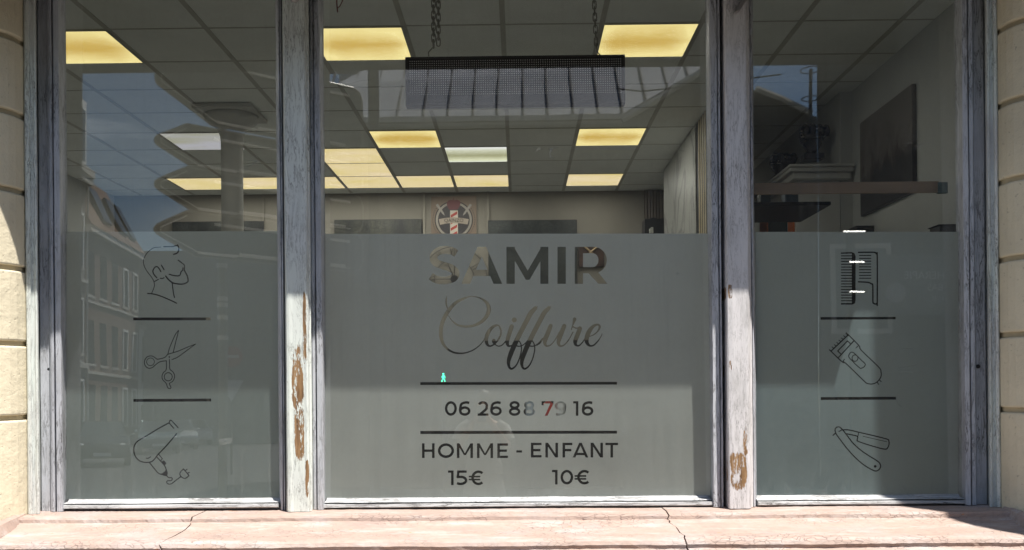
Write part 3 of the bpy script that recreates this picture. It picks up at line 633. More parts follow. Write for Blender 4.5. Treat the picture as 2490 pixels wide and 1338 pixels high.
# timber posts
P1x = X(724, -.16); P2x = X(1795, -.16)
pm1 = paint('post paint greenish white', (.60, .62, .61), [(X(724, -.16), Z(915, -.16), .030, .16), (X(727, -.16), Z(1040, -.16), .026, .17), (X(742, -.16), Z(800, -.16), .010, .20), (X(745, -.16), Z(1160, -.16), .010, .10)], peel=.70, crack=1.0, tint=(.66, .70, .65))
pm2 = paint('post paint warm white', (.64, .62, .63), [(X(1793, -.16), Z(1150, -.16), .045, .10), (X(1812, -.16), Z(1075, -.16), .014, .08), (X(1777, -.16), Z(715, -.16), .012, .04), (X(1776, -.16), Z(905, -.16), .008, .05)], peel=.71, crack=.7)
zpt = Z(1246, -.165)
def post(pxs, m, label, zt=ZT):
    cx = (X(pxs[0][0], -.16)+X(pxs[-1][0], -.16))/2
    r = empty('window_post', (cx, -.08, zpt), label, 'post', 'painted timber posts between the panes')
    vstrip('shaft', pxs, S0+.002, zt, m, r, back=-.03, seg=110, jit=.0012); return r
p1 = post([(694.5, -.125), (696, -.15), (698, -.16), (704, -.163), (712, -.16), (739, -.16), (746, -.163), (750, -.158), (753, -.14), (757, -.135), (757.5, -.10)], pm1, 'weathered timber post left of the large pane with a long brown bare-wood patch')
p2 = post([(1768, -.12), (1769, -.155), (1772, -.16), (1780, -.162), (1815, -.162), (1821, -.16), (1824, -.15), (1825, -.12), (1829, -.11)], pm2, 'weathered timber post right of the large pane with bare wood near its foot')
# small things on the posts
dm = flat('dull iron', (.25, .24, .24), .6, .3)
bk = MB().box((P2x+.002, -.20, Z(22, -.19)), (P2x+.026, -.163, 3.60)); bk.M = None
h1 = P(1792, 30, -.19); h2 = P(1815, -12, -.19)
MB().prism([h1+Vector((-.012, 0, 0)), h1+Vector((.012, 0, .008)), h2+Vector((.016, 0, 0)), h2+Vector((-.012, 0, 0))], (0, .03, 0)).build('iron_stay', dm, p2, bevel=.002)
MB().ball(P(716, -6, -.185), .022).build('round_hook', dm, p1, smooth=True)

# outer jambs against the piers
def jamb(prof_, label):
    r = empty('outer_jamb', (X(prof_[len(prof_)//2][0], -.15), -.1, S0), label, 'jamb', kind='structure')
    vstrip('moulding', prof_, S0+.002, ZT, paint('jamb paint '+label[:12], (.60, .61, .60), peel=.70, crack=1.0, tint=(.66, .71, .67)), r, back=.0, seg=110, jit=.0014); return r
jamb([(64.5, -.172), (67, -.178), (76, -.176), (78, -.168), (86, -.168), (88, -.172), (93, -.17), (95, -.15), (95.5, -.05)], 'grey green moulded jamb against the left pier')
jamb([(2402, -.06), (2403, -.14), (2406, -.165), (2411, -.165), (2413, -.155), (2421, -.158), (2423, -.17), (2429, -.174), (2431.5, -.170)], 'grey moulded jamb against the right pier')
tag(MB().box((XL-.01, -.10, S0), (X(70, -.1), -.0, ZT)).box((X(2427, -.1), -.10, S0), (XR+.01, -.0, ZT)).box((X(88, -.02), -.03, S0), (X(110, -.02), .03, ZT)).box((X(2392, -.02), -.03, S0), (X(2412, -.02), .03, ZT)).box((X(682, -.02), -.03, S0), (X(768, -.02), .03, ZT)).box((X(1750, -.02), -.03, S0), (X(1836, -.02), .03, ZT)).build('frame_backing', gap), kind='structure')
tag(MB().box((XL, -.05, ZT-.08), (XR, .05, ZT+.3)).build('window_head', M_frame), kind='structure')

# three glazed units
def glazed(gl, gr, sl_prof, sr_prof, yb, label, ffield, fm, fcorn, left_dark=None):
    zg = Z(yb, -.01); cx = (X(gl, 0)+X(gr, 0))/2
    r = empty('shop_window', (cx, -.04, S0), label, 'window', 'frosted shop windows')
    vstrip('stile', sl_prof, S0+.002, ZT-.1, M_frame, r, back=.03, seg=110)
    vstrip('stile', sr_prof, S0+.002, ZT-.1, M_frame, r, back=.03, seg=110)
    xa = X(sl_prof[-1][0], -.06)-.002; xb = X(sr_prof[0][0], -.06)+.002
    # bottom rail: putty bead, main rail, recessed sub-rail
    z = lambda py, y: Z(py, y)
    hstrip('bottom_rail', [(-.021, z(yb-1, 0)), (-.027, z(yb+3, -.02)), (-.034, z(yb+6, -.03)), (-.070, z(yb+9.5, -.07)), (-.072, z(yb+11.5, -.072)), (-.052, z(yb+12.5, -.052)), (-.052, z(yb+14, -.052)), (-.088, z(yb+15, -.088)), (-.094, z(yb+16, -.094)), (-.095, z(yb+22.5, -.095)), (-.088, z(yb+24, -.088))], xa, xb, M_frameh, r, seg=120, jit=.0011)
    hstrip('sub_rail', [(-.045, z(yb+20, -.045)), (-.048, z(yb+28, -.048)), (-.060, z(yb+29, -.06)), (-.064, S0+.001)], X(sl_prof[0][0], -.07)+.02, X(sr_prof[-1][0], -.07)-.02, M_frame, r, seg=60)
    # pane
    x0, x1 = X(gl, 0)-.012, X(gr, 0)+.012; z0, z1 = zg-.02, ZT-.09
    g = MB(); th = .005
    g.add([(x0, gy(z0), z0), (x1, gy(z0), z0), (x1, gy(z1), z1), (x0, gy(z1), z1), (x0, gy(z0)+th, z0), (x1, gy(z0)+th, z0), (x1, gy(z1)+th, z1), (x0, gy(z1)+th, z1)],
          [(0, 1, 2, 3), (7, 6, 5, 4), (0, 4, 5, 1), (2, 6, 7, 3), (1, 5, 6, 2), (0, 3, 7, 4)])
    pane = g.build('glass_pane', M_glass, r)
    film('frosted_film', fcorn, [ffield], fm, r, .0075)
    return r
glazed(157, 678, [(98, -.06), (99, -.075), (120, -.078), (122, -.095), (126, -.10), (132, -.102), (133, -.078), (135, -.078), (136, -.102), (149, -.104), (152, -.09), (154, -.05), (157, -.012)],
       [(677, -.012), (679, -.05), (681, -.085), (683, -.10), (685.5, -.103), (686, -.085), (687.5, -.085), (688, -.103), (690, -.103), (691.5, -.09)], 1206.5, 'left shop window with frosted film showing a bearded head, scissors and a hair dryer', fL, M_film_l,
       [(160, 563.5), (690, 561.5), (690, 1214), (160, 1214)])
glazed(789, 1728, [(758.5, -.075), (761, -.09), (767.5, -.092), (768, -.07), (770, -.07), (770.5, -.10), (783, -.104), (786, -.09), (788, -.05), (789.5, -.012)],
       [(1727, -.012), (1729, -.05), (1731, -.09), (1734, -.103), (1749, -.103), (1749.5, -.082), (1751.5, -.082), (1752, -.10), (1756.5, -.10)], 1208.5, 'large central shop window with frosted film lettered for the hairdresser', fc, M_film,
       [(790, 568.5), (1729, 567.5), (1729, 1212), (790, 1212)])
glazed(1838, 2339, [(1829.5, -.09), (1831, -.10), (1834, -.10), (1836, -.05), (1838, -.012)],
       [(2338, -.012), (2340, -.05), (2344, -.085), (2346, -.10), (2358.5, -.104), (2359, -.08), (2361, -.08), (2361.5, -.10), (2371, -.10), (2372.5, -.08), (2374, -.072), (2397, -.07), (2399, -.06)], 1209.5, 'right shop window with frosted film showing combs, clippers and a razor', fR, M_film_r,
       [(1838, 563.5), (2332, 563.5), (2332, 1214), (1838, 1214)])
# bolt holes in the stiles
for px, py in ((117, 898), (766, 901), (1753, 893), (2381, 891)):
    p = P(px, py, -.085)
    hole = MB().lathe([(.0005, .006), (.009, .008), (.0095, .03), (.0005, .03)], p, 12, 'y')
    tag(hole.build('bolt_head', black), {117: 'small black bolt in the leftmost window stile', 766: 'small black bolt in the stile just right of the left post', 1753: 'small black bolt in the stile just left of the right post', 2381: 'small black bolt in the rightmost window stile'}[px], 'bolt', 'black bolts in the stiles')

# ------------------------------------------------------------------ inside the salon
CEIL = CAM.z+2.165; D = lambda d: d-4.4
ceil_m = flat('ceiling tile', (.82, .84, .81), .9, var=.05, sc_=3, bmp=.05); bar_m = flat('ceiling grid', (.50, .49, .45), .6, var=.1)
wall_m = flat('beige plaster', (.245, .228, .195), .9, var=.06, sc_=2); wall_w = flat('off white wall', (.47, .48, .47), .9, var=.05, sc_=2)
floor_m = flat('grey floor tile', (.48, .48, .46), .35, var=.15, sc_=3)
BACK = D(11.1); LX = -4.6; RX_ = 2.52
tag(MB().box((LX, .12, -.1), (RX_+.3, BACK, .1)).build('floor', floor_m), kind='structure')
tag(MB().box((LX, .06, CEIL), (RX_+.3, BACK+.1, CEIL+.1)).build('ceiling', ceil_m), kind='structure')
gb = MB()
for k in range(12):
    x = -4.28+.6*k
    if LX < x < RX_: gb.box((x-.016, .08, CEIL-.004), (x+.016, BACK, CEIL+.001))
rows = [F*2.165*1.0/(930-y) for y in (64, 140.5, 207, 264, 313, 355, 390, 424, 452)]
d1 = rows[1]
for k in range(-3, 9): gb.box((LX, D(d1+.607*k)-.007, CEIL-.003), (RX_+.2, D(d1+.607*k)+.007, CEIL+.0005))
tag(gb.build('ceiling_grid', bar_m), kind='structure')
tag(MB().box((LX-.1, BACK, 0), (RX_+.3, BACK+.1, CEIL)).build('back_wall', wall_m), kind='structure')
tag(MB().box((LX-.1, .1, 0), (LX, BACK, CEIL)).build('side_wall', wall_w), kind='structure')
tag(MB().box((RX_, .1, 0), (RX_+.1, D(7.37), CEIL)).box((2.43, D(7.37), 0), (RX_+.1, BACK, CEIL)).build('right_wall', wall_w), kind='structure')
tag(MB().box((LX-.1, .04, CEIL), (RX_+.4, .14, CEIL+.2)).box((XL-.3, .04, 0), (XL, .14, CEIL)).box((XR, .04, 0), (RX_+.2, .14, CEIL)).box((LX, .05, 0), (XL-.2, .14, CEIL)).box((XL, .05, 3.56), (XR, .14, CEIL)).build('front_wall', wall_w), kind='structure')

def panel(c, r_, kind, label):
    x0 = -.08+.6*c; d0 = d1+.607*r_; lo, hi = .024, .010
    o = empty('ceiling_light', (x0+.3, D(d0)+.3, CEIL-.01), label, 'ceiling light', 'square light panels in the ceiling')
    MB().box((x0+.017, D(d0)+.01, CEIL-.008), (x0+.583, D(d0)+.597, CEIL-.004)).build('diffuser', {'y': M_ly, 'w': M_lw, 'f': M_lf, 'o': M_lo}[kind], o)
    fr = MB()
    for a, b in (((x0+.001, D(d0)+.001), (x0+.599, D(d0)+.0095)), ((x0+.001, D(d0)+.5975), (x0+.599, D(d0)+.606)), ((x0+.001, D(d0)+.0095), (x0+.0165, D(d0)+.5975)), ((x0+.5835, D(d0)+.0095), (x0+.599, D(d0)+.5975))):
        fr.box((*a, CEIL-.009), (*b, CEIL-.0045))
    fr.build('frame', bar_m, o)
    if kind != 'o':
        al = bpy.data.lights.new('panel_light', 'AREA'); al.shape = 'SQUARE'; al.size = .55; al.energy = 2.5; al.color = (.97, .98, .94)
        lo_ = bpy.data.objects.new('panel_light', al); col.objects.link(lo_); lo_.location = (0, 0, -.012); lo_.parent = o
def diff_mat(name, hi, lo, s_):
    m, t, o = mat(name); e = N(t, 'ShaderNodeEmission'); tcx = N(t, 'ShaderNodeTexCoord'); sx = N(t, 'ShaderNodeSeparateXYZ'); lk(t, tcx.outputs['Generated'], sx.inputs[0])
    v = mth(t, 'ABSOLUTE', mth(t, 'SUBTRACT', sx.outputs[1], .5)); u = mth(t, 'ABSOLUTE', mth(t, 'SUBTRACT', sx.outputs[0], .5))
    q = mth(t, 'ADD', mth(t, 'MULTIPLY', v, 1.5), mth(t, 'MULTIPLY', mth(t, 'POWER', mth(t, 'MULTIPLY', u, 2), 5), .5)); q = mth(t, 'ADD', q, mth(t, 'MULTIPLY', mth(t, 'SUBTRACT', noise(t, 2.2, 4, .6), .5), .9))
    dirt = ramp(t, noise(t, 30, 5, .7), [(.66, 1), (.74, .75)])
    lk(t, mixc(t, 1.0, ramp(t, q, [(.1, lo), (.75, hi)]), dirt, 'MULTIPLY'), e.inputs[0]); e.inputs[1].default_value = s_; lk(t, e.outputs[0], o.inputs[0]); return m
M_ly = diff_mat('yellow diffuser', (1.0, .83, .36), (.66, .44, .10), .60); M_lw = glow('cream diffuser', (1.0, .80, .50), .52, .05)
M_lo = glow('greyish mottled diffuser', (.80, .78, .84), .33, .18)
def tubes_mat():
    m, t, o = mat('white tube diffuser'); e = N(t, 'ShaderNodeEmission'); g = N(t, 'ShaderNodeNewGeometry'); sx = N(t, 'ShaderNodeSeparateXYZ'); lk(t, g.outputs['Position'], sx.inputs[0])
    y0 = D(d1+.607*4)
    u = mth(t, 'DIVIDE', mth(t, 'SUBTRACT', sx.outputs[1], y0), .607)
    lk(t, ramp(t, u, [(0, (1, 1, .98)), (.25, (.62, .62, .45)), (.55, (.36, .35, .19)), (.85, (.75, .75, .5)), (1, (.9, .92, .8))]), e.inputs[0]); e.inputs[1].default_value = .6
    lk(t, e.outputs[0], o.inputs[0]); return m
M_lf = tubes_mat()
PA = 'yellow lit ceiling panel '; PC = 'cream lit ceiling panel '
for a in ((-5, -1, 'y', PA+'cut off by the frame at the far left'), (-2, -1, 'y', PA+'just right of the left post, nearest row'), (1, -1, 'y', PA+'above the right end of the LED board'),
          (-5, 3, 'o', 'greyish mottled ceiling panel in front of the round column'), (-2, 3, 'y', PA+'below the left end of the LED board'), (1, 3, 'y', PA+'below the right end of the LED board'),
          (-1, 4, 'f', 'bright white ceiling panel with dark middle, right of the lower left yellow one'), (-3, 4, 'w', PC+'beside the left post, front one of its column'), (-3, 5, 'w', PC+'beside the left post, middle one of its column'),
          (-3, 6, 'w', PC+'beside the left post, rearmost of its column'), (-2, 6, 'w', PC+'in the rear row, second right of the left post'), (-1, 6, 'w', PC+'in the rear row above the poster'), (1, 6, 'w', PC+'in the rear row, on its own at the right'),
          (-4, 6, 'w', PC+'in the rear row partly behind the left post'), (-5, 6, 'w', PC+'in the rear row just right of the column'), (-6, 6, 'w', PC+'in the rear row left of the column')):
    panel(*a)

# round column with flared head
pc = empty('round_column', (-2.26, D(7.72), .1), 'pale round column with a flared head under the ceiling', 'column', kind='structure')
col_m = flat('column plaster', (.55, .545, .52), .7, var=.05)
MB().lathe([(.085, 0), (.085, 3.46), (.090, 3.515), (.105, 3.555), (.135, 3.59), (.185, 3.62), (.205, 3.64), (.21, 3.68)], (-2.26, D(7.72), .1), 28).build('shaft', col_m, pc, smooth=True)
MB().box((-2.49, D(7.46), CEIL-.035), (-2.035, D(7.96), CEIL-.005)).build('cap_plate', col_m, pc, bevel=.004)

# poster with the barber emblem
def flatpoly(name, pts, y, m, parent, th=.002):
    a = [P(px, py, y) for px, py in pts]; return MB().prism(a, (0, th, 0)).build(name, m, parent)
yp = BACK-.02
po = empty('barber_poster', P(1103, 600, yp), 'square tan poster of a crowned barber pole badge on the back wall', 'poster')
flatpoly('sheet', [(1048.5, 478.5), (1158.5, 476.5), (1158.5, 590), (1048.5, 592)], yp, flat('poster tan', (.20, .145, .105), .5, var=.15, sc_=2), po, .012)
ec = (1103.5, 535)
flatpoly('badge_edge', arc(*ec, 46.5, 46.5, 0, 350, 36), yp-.002, flat('badge black', (.02, .018, .018), .5), po)
flatpoly('badge_ring', arc(*ec, 44, 44, 0, 350, 36), yp-.004, flat('badge silver', (.30, .27, .23), .5), po)
flatpoly('badge_field', arc(*ec, 38.5, 38.5, 0, 350, 36), yp-.006, flat('badge dark', (.035, .03, .033), .5), po)
flatpoly('pole_white', [(1094.5, 512), (1113.5, 512), (1113.5, 572), (1094.5, 572)], yp-.008, flat('pole white', (.55, .50, .42), .5), po)
for k in range(4):
    y_ = 514+k*16; flatpoly('pole_stripe', [(1096, y_+9), (1111.5, y_), (1111.5, y_+7), (1096, y_+16)], yp-.010, flat('pole red', (.38, .04, .03), .5), po)
flatpoly('crown', [(1089, 505), (1086, 494), (1090, 488), (1097, 486), (1101, 488), (1103, 480), (1105, 488), (1110, 486), (1117, 488), (1120, 494), (1116, 505), (1112, 510), (1093, 510)], yp-.010, flat('crown dark red', (.13, .03, .035), .5), po)
for s_ in (-1, 1):
    a_ = [(1103.5+s_*40, 497), (1103.5+s_*45, 493), (1103.5+s_*26, 521), (1103.5+s_*22, 525)]
    flatpoly('razor', [(1103.5+s_*44, 499), (1103.5+s_*39, 495), (1103.5+s_*24, 518), (1103.5+s_*22, 525), (1103.5+s_*28, 520)], yp-.010, flat('razor steel', (.30, .27, .24), .4), po)
flatpoly('banner', [(1067, 533), (1085, 530), (1103, 528.5), (1121, 530), (1140, 533), (1137, 546), (1120, 543.5), (1103, 542.5), (1086, 543.5), (1070, 547)], yp-.012, flat('banner cream', (.36, .30, .24), .5), po)
def textobj(name, body, size, loc, m, parent, rot=(R(90), 0, 0), ext=.001, mirror=1):
    cu = bpy.data.curves.new(name, 'FONT'); cu.body = body; cu.size = size; cu.extrude = ext; cu.align_x = 'CENTER'; cu.align_y = 'CENTER'
    o = bpy.data.objects.new('tmp', cu); col.objects.link(o); dg = bpy.context.evaluated_depsgraph_get(); me = bpy.data.meshes.new_from_object(o.evaluated_get(dg))
    bpy.data.objects.remove(o); o = bpy.data.objects.new(name, me); me.materials.clear(); me.materials.append(m); col.objects.link(o)
    o.rotation_euler = rot; o.location = Vector(loc)-(Vector(parent.location) if parent else Vector()); o.parent = parent
    return o
textobj('lettering', 'QAINZO', .055, P(1103.5, 536.5, yp-.015), flat('ink', (.02, .015, .015), .5), po)
dots = MB()
for k in range(13):
    for s_ in (0, 180):
        a = R(s_+(-38+k*6.4)); q = P(ec[0]+51*math.cos(a)*(1 if not s_ else 1), ec[1]-51*math.sin(a)*(1 if s_ else -1)*-1, yp-.003); dots.box(q-Vector((.004, .001, .006)), q+Vector((.004, .001, .006)))
dots.build('rim_lettering', flat('ink', (.02, .015, .015), .5), po)

# wall clock of wire
ck = empty('wall_clock', P(1105, 679, BACK-.05), 'large skeleton wall clock of black wire with roman numerals', 'clock')
s_px = (BACK+4.4)/F; cc_ = P(1105, 679, BACK-.04); inkm = flat('wire black', (.015, .014, .014), .5)
def circ(r_): return [cc_+Vector((r_*math.cos(a), 0, r_*math.sin(a))) for a in [2*math.pi*k/48 for k in range(48)]]
MB().tube(circ(79*s_px), .005, 6, True).build('outer_ring', inkm, ck); MB().tube(circ(48*s_px), .005, 6, True).build('inner_ring', inkm, ck)
for h, rom in enumerate(['XII', 'I', 'II', 'III', 'IIII', 'V', 'VI', 'VII', 'VIII', 'IX', 'X', 'XI']):
    a = math.pi/2-h*math.pi/6; rd = Vector((math.cos(a), 0, math.sin(a))); tg = Vector((math.sin(a), 0, -math.cos(a))); wd = len(rom); x = -(wd-1)/2; nm = MB()
    for ch in rom:
        b = cc_+tg*(x*.03*(1 if wd < 4 else .8))
        ri, ro = 50*s_px, 77*s_px
        if ch == 'I': nm.tube([b+rd*ri, b+rd*ro], .004, 5)
        elif ch == 'V': nm.tube([b+rd*ro-tg*.018, b+rd*ri, b+rd*ro+tg*.018], .004, 5)
        else: nm.tube([b+rd*ri-tg*.018, b+rd*ro+tg*.018], .004, 5); nm.tube([b+rd*ro-tg*.018, b+rd*ri+tg*.018], .004, 5)
        x += 1
    nm.build('numeral', inkm, ck)
MB().lathe([(.001, -.012), (.045, -.012), (.045, .02), (.001, .02)], cc_, 24, 'y').build('hub', inkm, ck)
MB().tube([cc_, cc_+Vector((-.11, -.01, .27))], [.008, .003], 6).build('hand', inkm, ck); MB().tube([cc_, cc_+Vector((.0, -.01, .30))], [.006, .003], 6).build('hand', inkm, ck)
MB().tube([cc_, cc_+Vector((-.36, -.012, .004))], [.006, .003], 6).build('hand', inkm, ck)

# dark canvases, curtain, ornate frame on the back wall
def canvas_mat(name, a, b, sc_, vec=(1, 1, 1)):
    m, t, o = mat(name); n = noise(t, sc_, 7, .65, vec, .8)
    v = N(t, 'ShaderNodeTexVoronoi', feature='DISTANCE_TO_EDGE'); g = N(t, 'ShaderNodeNewGeometry'); mp_ = N(t, 'ShaderNodeMapping'); mp_.inputs['Scale'].default_value = (1, 1, 1.7)
    v.inputs['Scale'].default_value = 16; lk(t, g.outputs['Position'], mp_.inputs[0]); lk(t, mp_.outputs[0], v.inputs['Vector'])
    c = mixc(t, ramp(t, v.outputs[0], [(0, .7), (.08, 0)]), ramp(t, n, [(.35, a), (.6, b), (.72, a)]), (.004, .005, .006)); bsdf(t, o, c, .35); return m
def canvas(x0, y0, x1, y1, m, label, name='wall_canvas', cat='picture', d=.04):
    o = empty(name, P((x0+x1)/2, y1, BACK-.03), label, cat)
    a = P(x0, y0, BACK-d); b = P(x1, y1, BACK-d)
    MB().box((a.x, BACK-d, b.z), (b.x, BACK-.002, a.z)).build('image', m, o)
    t_ = .006; MB().box((a.x-t_, BACK-d+.004, a.z), (b.x+t_, BACK-.004, a.z+t_)).box((a.x-t_, BACK-d+.004, b.z), (a.x, BACK-.004, a.z)).box((b.x, BACK-d+.004, b.z), (b.x+t_, BACK-.004, a.z)).build('edge', black, o)
canvas(1188, 537.5, 1403, 706, canvas_mat('stone bridge print', (.008, .012, .014), (.05, .057, .054), 3), 'wide dark print of stonework behind the letters A, M and I')
lc = canvas_mat('street print', (.012, .014, .016), (.08, .08, .062), 1.4, (2.5, 1, .4))
canvas(814, 536, 1025, 590, lc, 'wide dark print left of the barber poster, cut by the frosted film')
canvas(420, 541, 640, 600, canvas_mat('dark print', (.01, .012, .014), (.06, .065, .06), 2), 'wide dark print on the back wall behind the round column')
canvas(1408, 598, 1468, 648, flat('brown inlay', (.055, .03, .022), .5, var=.5, sc_=14), 'small brown framed inlay seen through the letter R', 'framed_inlay', 'picture')
fo_ = MB()
for k in (-1, 1): fo_.tube([P(1437+k*16, 600, BACK-.05), P(1437, 613, BACK-.05), P(1437-k*5, 618, BACK-.05)], .012, 6)
tag(fo_.build('crossed_ornament', flat('old brass', (.45, .33, .2), .4, .4)), 'pale crossed ornament on the small framed inlay', 'ornament')
pil = MB()
for px in (1028, 1184): a = P(px, 470, BACK-.03); pil.box((a.x, BACK-.03, .1), (a.x+.022, BACK-.001, CEIL-.001))
for px in (637, 690): a = P(px, 470, BACK-.03); pil.box((a.x, BACK-.02, .1), (a.x+.018, BACK-.001, CEIL-.001))
tag(pil.build('wall_trim', flat('cream trim', (.27, .25, .21), .7)), kind='structure')
cu = MB(); pts = []
x0 = P(1567, 500, D(10.98)).x; x1 = 1.72; n = 40
for k in range(n+1): pts.append((x0+(x1-x0)*k/n, D(10.98)+.006*math.sin(k*1.4), 0))
for a, b in zip(pts[:-1], pts[1:]): cu.add([(a[0], a[1], 2.25), (b[0], b[1], 2.25), (b[0], b[1], CEIL-.02), (a[0], a[1], CEIL-.02), (a[0], a[1]+.01, 2.25), (b[0], b[1]+.01, 2.25), (b[0], b[1]+.01, CEIL-.02), (a[0], a[1]+.01, CEIL-.02)], [(0, 1, 2, 3), (7, 6, 5, 4), (0, 4, 5, 1), (3, 2, 6, 7)])
tag(cu.build('brown_curtain', flat('brown cloth', (.12, .10, .085), .9)), 'dark brown cloth hanging in the rear right corner beside the marble panel', 'curtain')
om = empty('ornate_cabinet', P(1594, 640, D(10.3)), 'black ornate cabinet with a wavy carved top in the rear right corner', 'cabinet')
tp = smooth([(1568, 532), (1576, 533), (1583, 531), (1591, 529), (1598, 532), (1606, 532), (1614, 530.5), (1620, 533)], 4)
MB().prism([P(a, b, D(10.2)) for a, b in [(p[0], p[1]) for p in tp]]+[P(1620, 700, D(10.2)), P(1568, 700, D(10.2))], (0, .25, 0)).build('body', black, om)
MB().prism([P(1580, 566, D(10.1)), P(1580, 556, D(10.1)), P(1584, 552.5, D(10.1)), P(1588.5, 552.5, D(10.1)), P(1589, 566, D(10.1))], (0, .05, 0)).build('white_card', flat('card', (.6, .6, .55), .6), om)

# marble and slatted partition
def marble():
    m, t, o = mat('veined marble sheet'); n = noise(t, 1.3, 7, .55, (1, 1.1, .5), 1.2)
    v = ramp(t, mth(t, 'ABSOLUTE', mth(t, 'SUBTRACT', n, .5)), [(0, 1), (.035, 0)])
    c = mixc(t, mth(t, 'MULTIPLY', v, .6), (.44, .44, .42), (.10, .10, .105)); bsdf(t, o, c, .45); return m
pt = empty('marble_partition', (1.56, D(9), .1), 'grey veined marble partition with pale vertical slats at its front edge', 'partition')
MB().box((1.5, D(8.235), .1), (1.62, D(10.02), CEIL-.006)).build('marble_sheet', marble(), pt)
MB().box((1.51, D(7.55), .1), (1.62, D(8.23), CEIL-.006)).build('slat_backing', black, pt)
sb = MB(); k = 0; y = D(7.56)
while y < D(8.16): sb.box((1.506, y, .1), (1.512, y+.040, CEIL-.007)); y += .088
sb.build('slats', flat('pale wood slat', (.70, .58, .38), .5, var=.15), pt)
# right alcove: white chimney breast with mantel, trophies, shelf
mt = empty('mantel_cabinet', (2.28, D(7.8), .1), 'tall white mantel cabinet with orange edges against the right wall', 'cabinet')
mz = Z(398, D(7.15)); wm = flat('white cabinet', (.58, .58, .56), .6, var=.04)
MB().box((2.10, D(7.37), .1), (2.425, D(8.45), mz-.10)).build('body', wm, mt)
MB().box((2.03, D(7.28), mz-.05), (2.50, D(8.5), mz-.02)).box((2.06, D(7.31), mz-.10), (2.49, D(8.47), mz-.051)).box((2.02, D(7.26), mz-.019), (2.50, D(8.52), mz)).build('mantel_shelf', wm, mt, bevel=.006)
og = flat('orange edge', (.55, .15, .045), .5)
MB().box((2.085, D(7.42), .1), (2.098, D(7.56), mz-.11)).build('orange_edge', og, mt); MB().box((2.085, D(8.2), .1), (2.098, D(8.44), mz-.11)).build('orange_edge', og, mt)
MB().box((2.088, D(7.62), .1), (2.098, D(8.16), mz-.28)).build('dark_panel', flat('teal glass', (.02, .05, .06), .2), mt)
tag(MB().box((1.72, D(7.40), mz+.001), (2.02, D(7.46), CEIL-.01)).box((1.74, D(7.3), CEIL-.14), (2.0, D(7.40), CEIL-.012)).build('alcove_pillar', wall_w), kind='structure') if False else None
def fist(px, yb, yt, d, label, mirror=1):
    s = d/F; b = P(px, yb, D(d)); H = (yb-yt)*s; r = empty('fist_sculpture', b, label, 'sculpture', 'dark fist sculptures on the mantel')
    m = flat('dark glazed resin', (.02, .02, .032), .25, var=.6, sc_=12)
    MB().box(b+Vector((-.075, -.06, 0)), b+Vector((.075, .06, .05))).build('plinth', m, r, bevel=.008)
    MB().lathe([(.055, .05), (.05, H*.18), (.046, H*.30), (.06, H*.42), (.085, H*.58), (.10, H*.75), (.10, H*.86), (.06, H*.93)], b, 18).build('palm', m, r, smooth=True)
    f = MB()
    for k in range(4):
        x = (-1.5+k)*.052*mirror; q = b+Vector((x, -.03, 0))
        f.tube([q+Vector((0, .03, H*.72)), q+Vector((0, 0, H*(.93-.02*abs(k-1)))), q+Vector((0, -.06, H*(.95-.02*abs(k-1)))), q+Vector((0, -.085, H*.82)), q+Vector((0, -.06, H*.70))], [.024, .029, .029, .027, .024], 10)
    f.tube([b+Vector((-.085*mirror, -.03, H*.58)), b+Vector((-.06*mirror, -.10, H*.66)), b+Vector((.03*mirror, -.12, H*.70))], [.026, .027, .022], 10)
    f.build('fingers', m, r, smooth=True)
    w_ = MB(); 
    for k in range(3): w_.tube([b+Vector((-.11, -.08, H*(.66+.09*k))), b+Vector((0, -.125, H*(.62+.12*k))), b+Vector((.11, -.07, H*(.80-.02*k)))], .004, 5)
    w_.build('gold_lines', flat('pale gold', (.5, .45, .4), .3, .6), r)
fist(1975, 391, 313, 7.55, 'dark fist sculpture nearest the picture, larger one on the mantel'); fist(1900, 443, 382, 8.3, 'dark fist sculpture farther back on the mantel, the smaller looking one', -1)
sh = empty('black_shelf', (1.8, D(6.8), Z(505, D(6.5))), 'glossy black hanging shelf below the mantel cabinet', 'shelf'); zs_ = Z(498, D(6.5))
gb_ = flat('gloss black', (.008, .008, .010), .5, spec=.2)
MB().box((1.56, D(6.5), zs_-.024), (2.08, D(7.2), zs_)).build('board', gb_, sh, bevel=.003)
MB().box((1.5, D(7.2), zs_-.03), (1.52, D(7.54), zs_)).build('bracket', black, sh)
for i, (px, w_, h_, m_) in enumerate(((1862, .07, .10, flat('bottle dark', (.03, .04, .05), .2)), (1926, .09, .12, flat('navy box', (.03, .05, .08), .4)))):
    b = P(px, 498, D(6.7)); tag(MB().box((b.x-w_/2, D(6.7), zs_+.001), (b.x+w_/2, D(6.8), zs_+h_)).build('product_box', m_, bevel=.004), ('small dark product box at the left on the black shelf', 'navy product box standing mid shelf')[i], 'box')
# picture on the right wall, small cabinets
pa = empty('wall_picture', (RX_, D(6.65), 3.1), 'large brown and black picture hanging on the right wall', 'picture')
def pic_mat():
    m, t, o = mat('shadowy print'); n = noise(t, 2.3, 6, .6, (1, 2.2, 1.2), .6)
    g = N(t, 'ShaderNodeNewGeometry'); sx = N(t, 'ShaderNodeSeparateXYZ'); lk(t, g.outputs['Position'], sx.inputs[0])
    v = mth(t, 'MULTIPLY', mth(t, 'SUBTRACT', sx.outputs[2], CAM.z+1.50), 1.1); q = mth(t, 'ADD', mth(t, 'ADD', n, v), -.02)
    bsdf(t, o, ramp(t, q, [(.36, (.012, .011, .013)), (.46, (.05, .038, .034)), (.54, (.13, .115, .11)), (.72, (.19, .175, .165))]), .3); return m
MB().box((RX_-.03, D(6.18), CAM.z+1.19), (RX_-.001, D(7.12), CAM.z+1.86)).build('print', pic_mat(), pa, bevel=.003)
